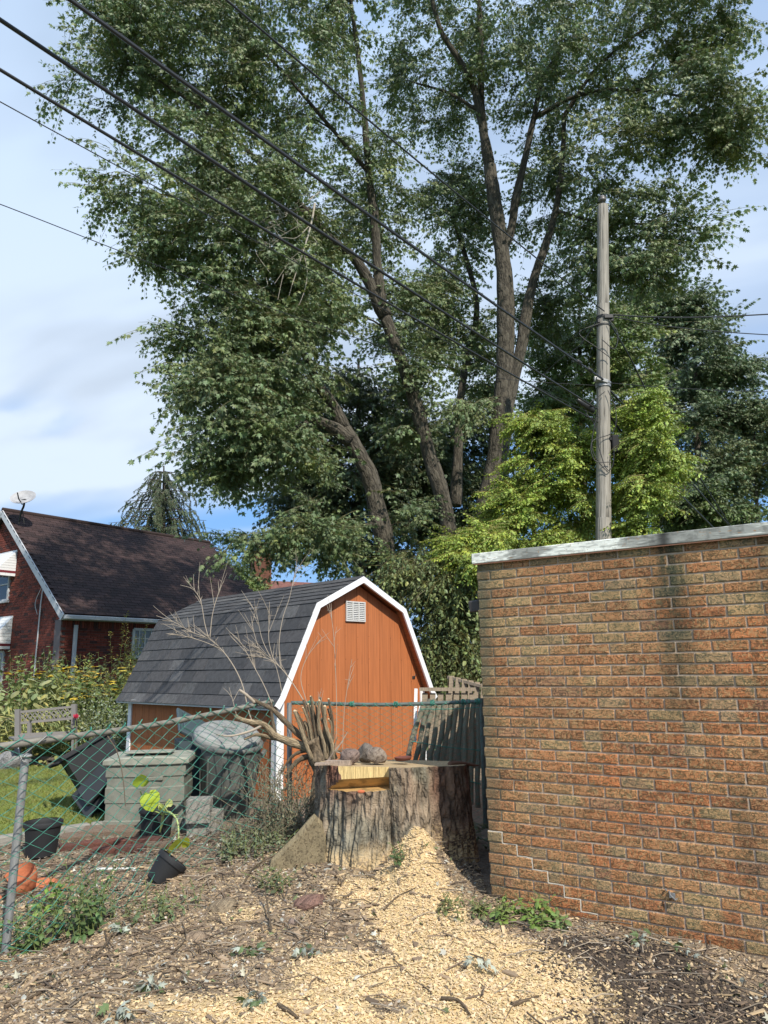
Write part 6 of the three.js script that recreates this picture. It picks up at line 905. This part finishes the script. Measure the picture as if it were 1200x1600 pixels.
// cut-back shrub with crooked limbs and bare branches
{
  const D = 6.85, base = at(505, 1188, D); base.y = .08; const r = thing('bare_shrub', 'hacked-back bare shrub with upright stubs and arching leafless branches', 'shrub', base), bk = std(C(.36, .29, .20), .95, { map: rep(barkC, 1, 3), bumpMap: rep(barkB, 1, 3), bumpScale: .006 }), dk = std(C(.20, .155, .11), .95, { map: rep(barkC, 1, 3), bumpMap: rep(barkB, 1, 3), bumpScale: .008 }), tan = std(C(.36, .305, .24), .9), cutM = std(C(.55, .42, .26), .9); rnd = mulberry(88);
  const X = (l) => l.map(([u, v, d]) => at(u, v, d || D));
  wpart('stump', tube(curve([base.clone().add(new THREE.Vector3(-.02, -.1, 0)), ...X([[503, 1215], [500, 1190], [496, 1172], [488, 1155]])], 12), (t) => .10 + .02 * Math.sin(t * 14) - .02 * t, 12), dk, r);
  const limb = (l, a, b, m = bk, n = 16, s = 8) => wpart('branch', tube(curve(X(l), n), (t) => lerp(a, b, t) * (1 + .10 * Math.sin(t * 31)), s), m, r);
  limb([[505, 1185], [478, 1168], [450, 1158], [430, 1150], [412, 1132, 6.8], [390, 1128, 6.7], [372, 1122, 6.7], [366, 1116, 6.7]], .045, .016); limb([[495, 1172], [470, 1150], [446, 1128], [425, 1108], [405, 1098, 6.9], [386, 1088, 6.9]], .034, .012, dk); limb([[440, 1155], [420, 1152], [400, 1148, 6.7], [382, 1155, 6.6]], .024, .010); limb([[430, 1148], [425, 1120], [424, 1098]], .020, .010, dk);
  limb([[412, 1132], [392, 1142, 6.6], [360, 1150, 6.5], [338, 1148, 6.5]], .014, .005, tan); limb([[490, 1180], [470, 1186], [455, 1200], [448, 1216]], .03, .012, dk); limb([[480, 1172], [462, 1178], [450, 1190], [440, 1208]], .018, .008, dk); limb([[398, 1098, 6.9], [384, 1085], [374, 1078]], .016, .012, tan);
  // upright cut stubs
  for (let i = 0; i < 24; i++) { const f = i / 23, u0 = lerp(487, 524, f) + rr(-4, 4), u1 = lerp(462, 516, f) + rr(-7, 7), v1 = rr(1088, 1128) + (f < .2 ? 12 : 0), d = D + rr(-.10, .12), rad = rr(.009, .019), l = X([[u0, 1186, d], [lerp(u0, u1, .3) + rr(-3, 3), 1165, d], [lerp(u0, u1, .7) + rr(-4, 4), 1132, d], [u1, v1, d]]); const s = wpart('stem', tube(curve(l, 8), (t) => rad * (1.15 - .35 * t), 7), i % 3 ? bk : dk, r); wpart('cut_end', new THREE.SphereGeometry(rad * .82, 7, 5).translate(l[3].x, l[3].y, l[3].z), i % 2 ? cutM : dk, r, null, s).position.set(0, 0, 0); }
  for (let i = 0; i < 10; i++) { const u1 = rr(518, 545), v1 = rr(1140, 1180), d = D + rr(-.1, .1); limb([[512 + rr(-6, 6), 1192, d], [lerp(512, u1, .4), 1175, d], [u1, v1, d]], .009, .004, i % 2 ? tan : bk, 6, 5); }
  // long bare whips with forked tips
  const whip = (l, a, twigs, seed) => { const c = curve(X(l), 26), q = mulberry(seed), s = wpart('branch', tube(c, (t) => lerp(a * .78, .0018, t), 5), tan, r), tw = []; for (let k = 0; k < twigs; k++) { const t = .45 + .53 * q(), i = Math.floor(t * 25), p = c[i], d = c[Math.min(i + 1, 25)].clone().sub(c[i]).normalize(), sd = q() < .5 ? 1 : -1, L = .12 + .4 * q() * (1.15 - t), e = p.clone().add(d.multiplyScalar(L * .7)).add(new THREE.Vector3(sd * L * .5 * q(), L * (q() - .25) * .8, (q() - .5) * L * .6)), mid = p.clone().lerp(e, .5).add(new THREE.Vector3(0, .02 * (q() - .3), 0)); tw.push(tube([p, mid, e], [.0026, .002, .001], 4, false)); if (q() < .6) { const e2 = mid.clone().add(new THREE.Vector3((q() - .5) * L * .6, L * .35 * (q() - .2), (q() - .5) * .05)); tw.push(tube([mid, e2], [.0022, .0012], 3, false)); } } const m = wpart('twigs', merge(tw), tan, r, 'stuff', s); };
  whip([[394, 1128], [388, 1110], [378, 1068], [362, 1036], [345, 1014], [326, 998], [300, 988], [272, 972], [244, 962]], .0085, 26, 1);
  whip([[326, 998], [320, 975], [312, 935], [300, 920], [282, 914]], .0055, 8, 2); whip([[328, 996], [332, 960], [340, 930], [346, 914]], .0055, 6, 3); whip([[345, 1014], [322, 1004], [296, 996], [262, 990]], .0045, 10, 4);
  whip([[500, 1160], [482, 1110], [462, 1075], [440, 1045], [424, 1032], [404, 1026], [385, 1028]], .0085, 14, 5); whip([[438, 1042], [436, 1005], [442, 965], [452, 935], [462, 895], [470, 885]], .0055, 6, 6); whip([[428, 1034], [420, 1000], [421, 960], [421, 940]], .0045, 4, 7); whip([[424, 1030], [410, 1000], [400, 960], [390, 940]], .0045, 5, 8); whip([[408, 1026], [396, 985], [392, 962]], .004, 3, 9);
  whip([[425, 1100], [412, 1070], [396, 1040], [380, 1010], [370, 996]], .006, 10, 10); whip([[440, 1080], [436, 1060], [428, 1035], [410, 1020], [380, 1016]], .0045, 12, 11); whip([[370, 1120], [365, 1100], [358, 1074]], .005, 2, 12); whip([[505, 1150], [500, 1110], [497, 1085]], .005, 3, 13);
  whip([[524, 1180], [526, 1120], [524, 1040], [520, 980], [512, 930]], .0045, 6, 14); whip([[535, 1175], [538, 1110], [545, 1060], [550, 1030]], .004, 3, 15); whip([[480, 1100], [470, 1060], [478, 1030], [492, 1010], [500, 1000]], .0045, 4, 16);
}
// ---------------------------------------------------------------- ground litter
rnd = mulberry(505);
const flake = (w, h, l) => { const g = new THREE.BoxGeometry(w, h, l).toNonIndexed(); const p = g.attributes.position; for (let i = 0; i < p.count; i++) { p.setX(i, p.getX(i) * (1 + .3 * (p.getZ(i) > 0 ? 1 : -1))); p.setY(i, p.getY(i) + .25 * w * (p.getX(i) / w) ** 2); } g.computeVertexNormals(); return g; };
function scatter(name, label, geos, mat, n, dens, col, size, lift, x0 = -2.7, x1 = 2.3, D0 = 3.15, D1 = 6.6, tilt = .5) {
  const lists = geos.map(() => []); for (let i = 0; i < n; i++) { const D = Math.sqrt(rr(D0 * D0, D1 * D1)), x = rr(x0, x1); if (Math.abs(x) > D * .62 || rnd() > dens(x, D)) continue; const wx = (x - .669) * .547 + (D - 5.177) * .837; if (x > .66 && wx > -.02) continue; const s = size * rr(.5, 1.5); lists[i % geos.length].push({ m: mat4(onG(x, D, lift * s), eul(gauss() * tilt, rr(0, 6.28), gauss() * tilt, 'YXZ'), new THREE.Vector3(s * rr(.7, 1.3), s, s * rr(.7, 1.3))), c: col(x, D) }); }
  const root = new THREE.Group(); root.name = numbered(name); tag(root, label, 'litter', null, 'stuff'); scene.add(root); lists.forEach((l, i) => inst('piece', geos[i], mat, l, root, 'stuff'));
}
const chipG = [flake(.009, .0025, .014), flake(.006, .003, .009), flake(.012, .003, .012), flake(.005, .002, .022), flake(.005, .003, .006)], chipM = std(C(1, 1, 1), .9);
const noWall = (x, D) => true;
scatter('wood_chips', 'pale sawdust and wood chips piled below the stump', chipG, chipM, 150000, (x, D) => clamp(sawdust(x, D) * .95), () => { const k = rr(.62, 1.12); return C(.72 * k, .55 * k, rr(.28, .36) * k); }, .95, .004);
scatter('loose_chips', 'scattered tan chips over the bare dirt', chipG, chipM, 120000, (x, D) => .6 * (1 - sawdust(x, D)) * smooth(6.6, 5.0, D) * (.35 + .9 * fbm(x * 2.5, D * 2.5, 3)) * (1 - .35 * darkSoil(x, D)), () => { const k = rr(.4, 1.1), w = rnd(); return w < .45 ? C(.60 * k, .46 * k, .28 * k) : w < .86 ? C(.46 * k, .34 * k, .21 * k) : C(.50 * k, .45 * k, .37 * k); }, 1.0, .003);
const clodG = [0, 1, 2].map((s) => { const g = new THREE.IcosahedronGeometry(.5, 1), p = g.attributes.position; for (let i = 0; i < p.count; i++) { const k = .7 + .6 * vn3(p.getX(i) * 3 + s * 9 + 5, p.getY(i) * 3 + 5, p.getZ(i) * 3 + 5); p.setXYZ(i, p.getX(i) * k, p.getY(i) * k * .8, p.getZ(i) * k); } g.computeVertexNormals(); return g; });
scatter('soil_clods', 'dark crumbly soil clods along the brick wall', clodG, std(C(1, 1, 1), 1), 60000, (x, D) => darkSoil(x, D) * .8, () => { const k = rr(.5, 1.5); return C(.060 * k, .045 * k, .034 * k); }, .014, .1);
scatter('dirt_crumbs', 'brown dirt crumbs and pebbles across the yard', clodG, std(C(1, 1, 1), 1), 42000, (x, D) => .5 * (1 - .9 * sawdust(x, D)) * (.3 + fbm(x * 4, D * 4, 2)), () => { const k = rr(.5, 1.4); return rnd() < .12 ? C(.40 * k, .36 * k, .32 * k) : C(.26 * k, .185 * k, .115 * k); }, .013, .1, -3.6, 2.3, 3.15, 7.4);
const dryLeaf = [[1, .05], [2, .8], [3, -.4]].map(([s, d]) => { const o = { pos: [], col: [] }; leafTris(s === 2 ? OVATE : MAPLE, 1, new THREE.Matrix4().makeRotationX(-.15), o, [1, 1, 1], .35, d); return rawGeo(o); });
scatter('leaf_litter', 'dry curled leaves and scraps over the dirt', dryLeaf, std(C(1, 1, 1), .8, { vertexColors: true }), 9000, (x, D) => (1 - .85 * sawdust(x, D)) * (1 - .7 * darkSoil(x, D)) * clamp(.25 + 1.4 * (fbm(x * 1.7 + 3, D * 1.7, 3) - .3)) * (D > 5.4 && x < -.9 ? 1 : .8), () => { const w = rnd(), k = rr(.6, 1.2); return w < .22 ? C(.40 * k, .39 * k, .30 * k) : w < .5 ? C(.16 * k, .19 * k, .08 * k) : w < .85 ? C(.26 * k, .19 * k, .12 * k) : C(.46 * k, .46 * k, .40 * k); }, .030, .2, -3.4, 2.2, 3.15, 7.2, .7);
const stickG = [0, 1, 2].map((s) => tube([new THREE.Vector3(-.5, 0, 0), new THREE.Vector3(-.1, .03 * s, .05), new THREE.Vector3(.5, -.02, -.04 * s)], [.016, .014, .009], 5));
scatter('twig_litter', 'thin twigs and root bits strewn over the dirt', stickG, std(C(1, 1, 1), .95), 5200, (x, D) => (1 - .8 * sawdust(x, D)) * clamp(.3 + .9 * fbm(x * 2 + 70, D * 2, 2)), () => { const k = rr(.5, 1.3); return rnd() < .3 ? C(.30 * k, .25 * k, .19 * k) : C(.17 * k, .125 * k, .09 * k); }, .17, .06, -3.3, 2.1, 3.15, 7.0, .16);
const stripG = [flake(.012, .004, .06), flake(.02, .005, .045), flake(.008, .003, .09)];
scatter('bark_strips', 'torn bark strips and splinters mixed into the dirt', stripG, std(C(1, 1, 1), .95), 5000, (x, D) => (.35 + .5 * gsq(x, D, -.2, 5.2, .9, .8)) * (1 - .6 * sawdust(x, D)), () => { const k = rr(.5, 1.2), w = rnd(); return w < .5 ? C(.20 * k, .145 * k, .10 * k) : w < .8 ? C(.34 * k, .25 * k, .165 * k) : C(.58 * k, .43 * k, .25 * k); }, 1.0, .004, -2.6, 2.2, 3.15, 6.4, .3);
// single branches, sprigs of wilted silvery leaves, half-buried brick
rnd = mulberry(606);
function stick(label, l, r) { const pts = l.map(([u, v, D, dy]) => { const p = at(u, v, D); p.y = groundH(p.x, D) + .012 + (dy || 0); return p; }); single('fallen_branch', tube(curve(pts, 12), (t) => lerp(r, r * .4, t), 7), std(C(.20, .15, .105), .95, { map: rep(barkC, 1, 3), bumpMap: rep(barkB, 1, 3), bumpScale: .004 }), label, 'branch', 'fallen branches on the dirt'); }
stick('grey stick slanting on the dirt below the fence mesh', [[148, 1476, 4.4], [165, 1455, 4.6], [178, 1440, 4.72]], .013); stick('dark forked root lying at the lower left corner of the yard', [[10, 1545, 3.85], [55, 1520, 4.0], [110, 1500, 4.15]], .010); stick('thin curved branch on the sawdust at bottom centre', [[600, 1430, 4.9], [620, 1420, 5.0], [650, 1415, 5.05]], .007); stick('dark twig on the sawdust right of centre', [[690, 1555, 3.75], [715, 1562, 3.7], [735, 1575, 3.6]], .010); stick('slim upright twig left of the half-buried brick', [[425, 1445, 4.7], [418, 1420, 4.9, .05], [412, 1395, 5.1, .10]], .007); stick('reddish stick lying below the half-buried brick', [[435, 1562, 3.72], [452, 1570, 3.66], [466, 1574, 3.62]], .012); stick('bent twig crossing the dirt at left centre', [[270, 1470, 4.42], [290, 1450, 4.6], [285, 1420, 4.9]], .006); stick('long thin branch against the fence bottom near the rock slab', [[380, 1390, 5.4], [400, 1360, 5.7, .02], [470, 1330, 6.0, .06]], .008); stick('short dark stick on the soil below the wall', [[800, 1568, 3.66], [820, 1560, 3.72], [842, 1556, 3.75]], .012);
function sprig(label, u, v, D, n) { const p = at(u, v, D); p.y = groundH(p.x, D) + .01; const r = thing('wilted_sprig', label, 'leaf sprig', p, rr(0, 6), 'wilted leaf sprigs'), o = { pos: [], col: [] }; for (let i = 0; i < n; i++) { const k = rr(.6, 1.2), s = rnd() < .6; leafTris(MAPLE, rr(.035, .06), mat4(new THREE.Vector3(gauss() * .07, .012 + rr(0, .03), gauss() * .05), eul(rr(-.7, .7), rr(0, 6.28), rr(-1.2, 1.2), 'YXZ')), o, s ? [.42 * k, .46 * k, .38 * k] : [.13 * k, .19 * k, .07 * k], .45, .5); } const m = new THREE.Mesh(rawGeo(o), PLANT); m.name = numbered('leaves'); r.add(m); part('stem', tube([new THREE.Vector3(-.09, .01, 0), new THREE.Vector3(0, .03, .02), new THREE.Vector3(.10, .02, -.02)], .004, 4), M.twig, r); }
sprig('silvery wilted leaf sprig in the middle of the dirt', 395, 1475, 4.4, 16); sprig('wilted leaf sprig at the lower left centre', 238, 1528, 3.95, 18); sprig('silvery leaf sprig below centre at the edge of the sawdust', 400, 1556, 3.76, 20); sprig('small wilted sprig right of the half-buried brick', 480, 1478, 4.36, 10); sprig('pale leaf sprig at the fence bottom below the weeds', 188, 1445, 4.75, 16); sprig('dull leaf sprig lying at the bottom left edge', 190, 1575, 3.66, 18); sprig('small green sprig on the sawdust by the wall', 750, 1512, 4.05, 8); sprig('pale leaf scrap on the soil against the wall', 1000, 1468, 4.36, 8); sprig('white leaf scrap on the soil nearest the right wall base', 1065, 1482, 4.24, 6);
rock('half_buried_brick', 'weathered red brick half buried in the dirt left of the sawdust', 'brick', (() => { const p = at(488, 1416, 5.02); p.y = groundH(p.x, 5.02) - .055; return p; })(), .12, .055, .10, 44, stoneMat(.33, .19, .145), null, 0, .5);
rock('dirt_stone', 'small pale stone below the half-buried brick', 'stone', (() => { const p = at(458, 1440, 4.78); p.y = groundH(p.x, 4.78) - .02; return p; })(), .035, .03, .03, 51, stoneMat(.36, .27, .22));
rock('dirt_stone', 'rounded tan dirt lump left of the brick', 'stone', (() => { const p = at(305, 1455, 4.68); p.y = groundH(p.x, 4.68) - .05; return p; })(), .085, .055, .07, 53, stoneMat(.42, .31, .21));
rock('dirt_stone', 'tan dirt clod under the rock slab', 'stone', (() => { const p = at(352, 1412, 5.1); p.y = groundH(p.x, 5.1) - .05; return p; })(), .12, .06, .08, 57, stoneMat(.40, .31, .20));
const renderer = new THREE.WebGLRenderer({ antialias: true });
renderer.setSize(768, 1024);
renderer.shadowMap.enabled = true;
renderer.toneMapping = THREE.LinearToneMapping;
renderer.toneMappingExposure = EXPOSURE;
scene.add(camera);
renderer.render(scene, camera);
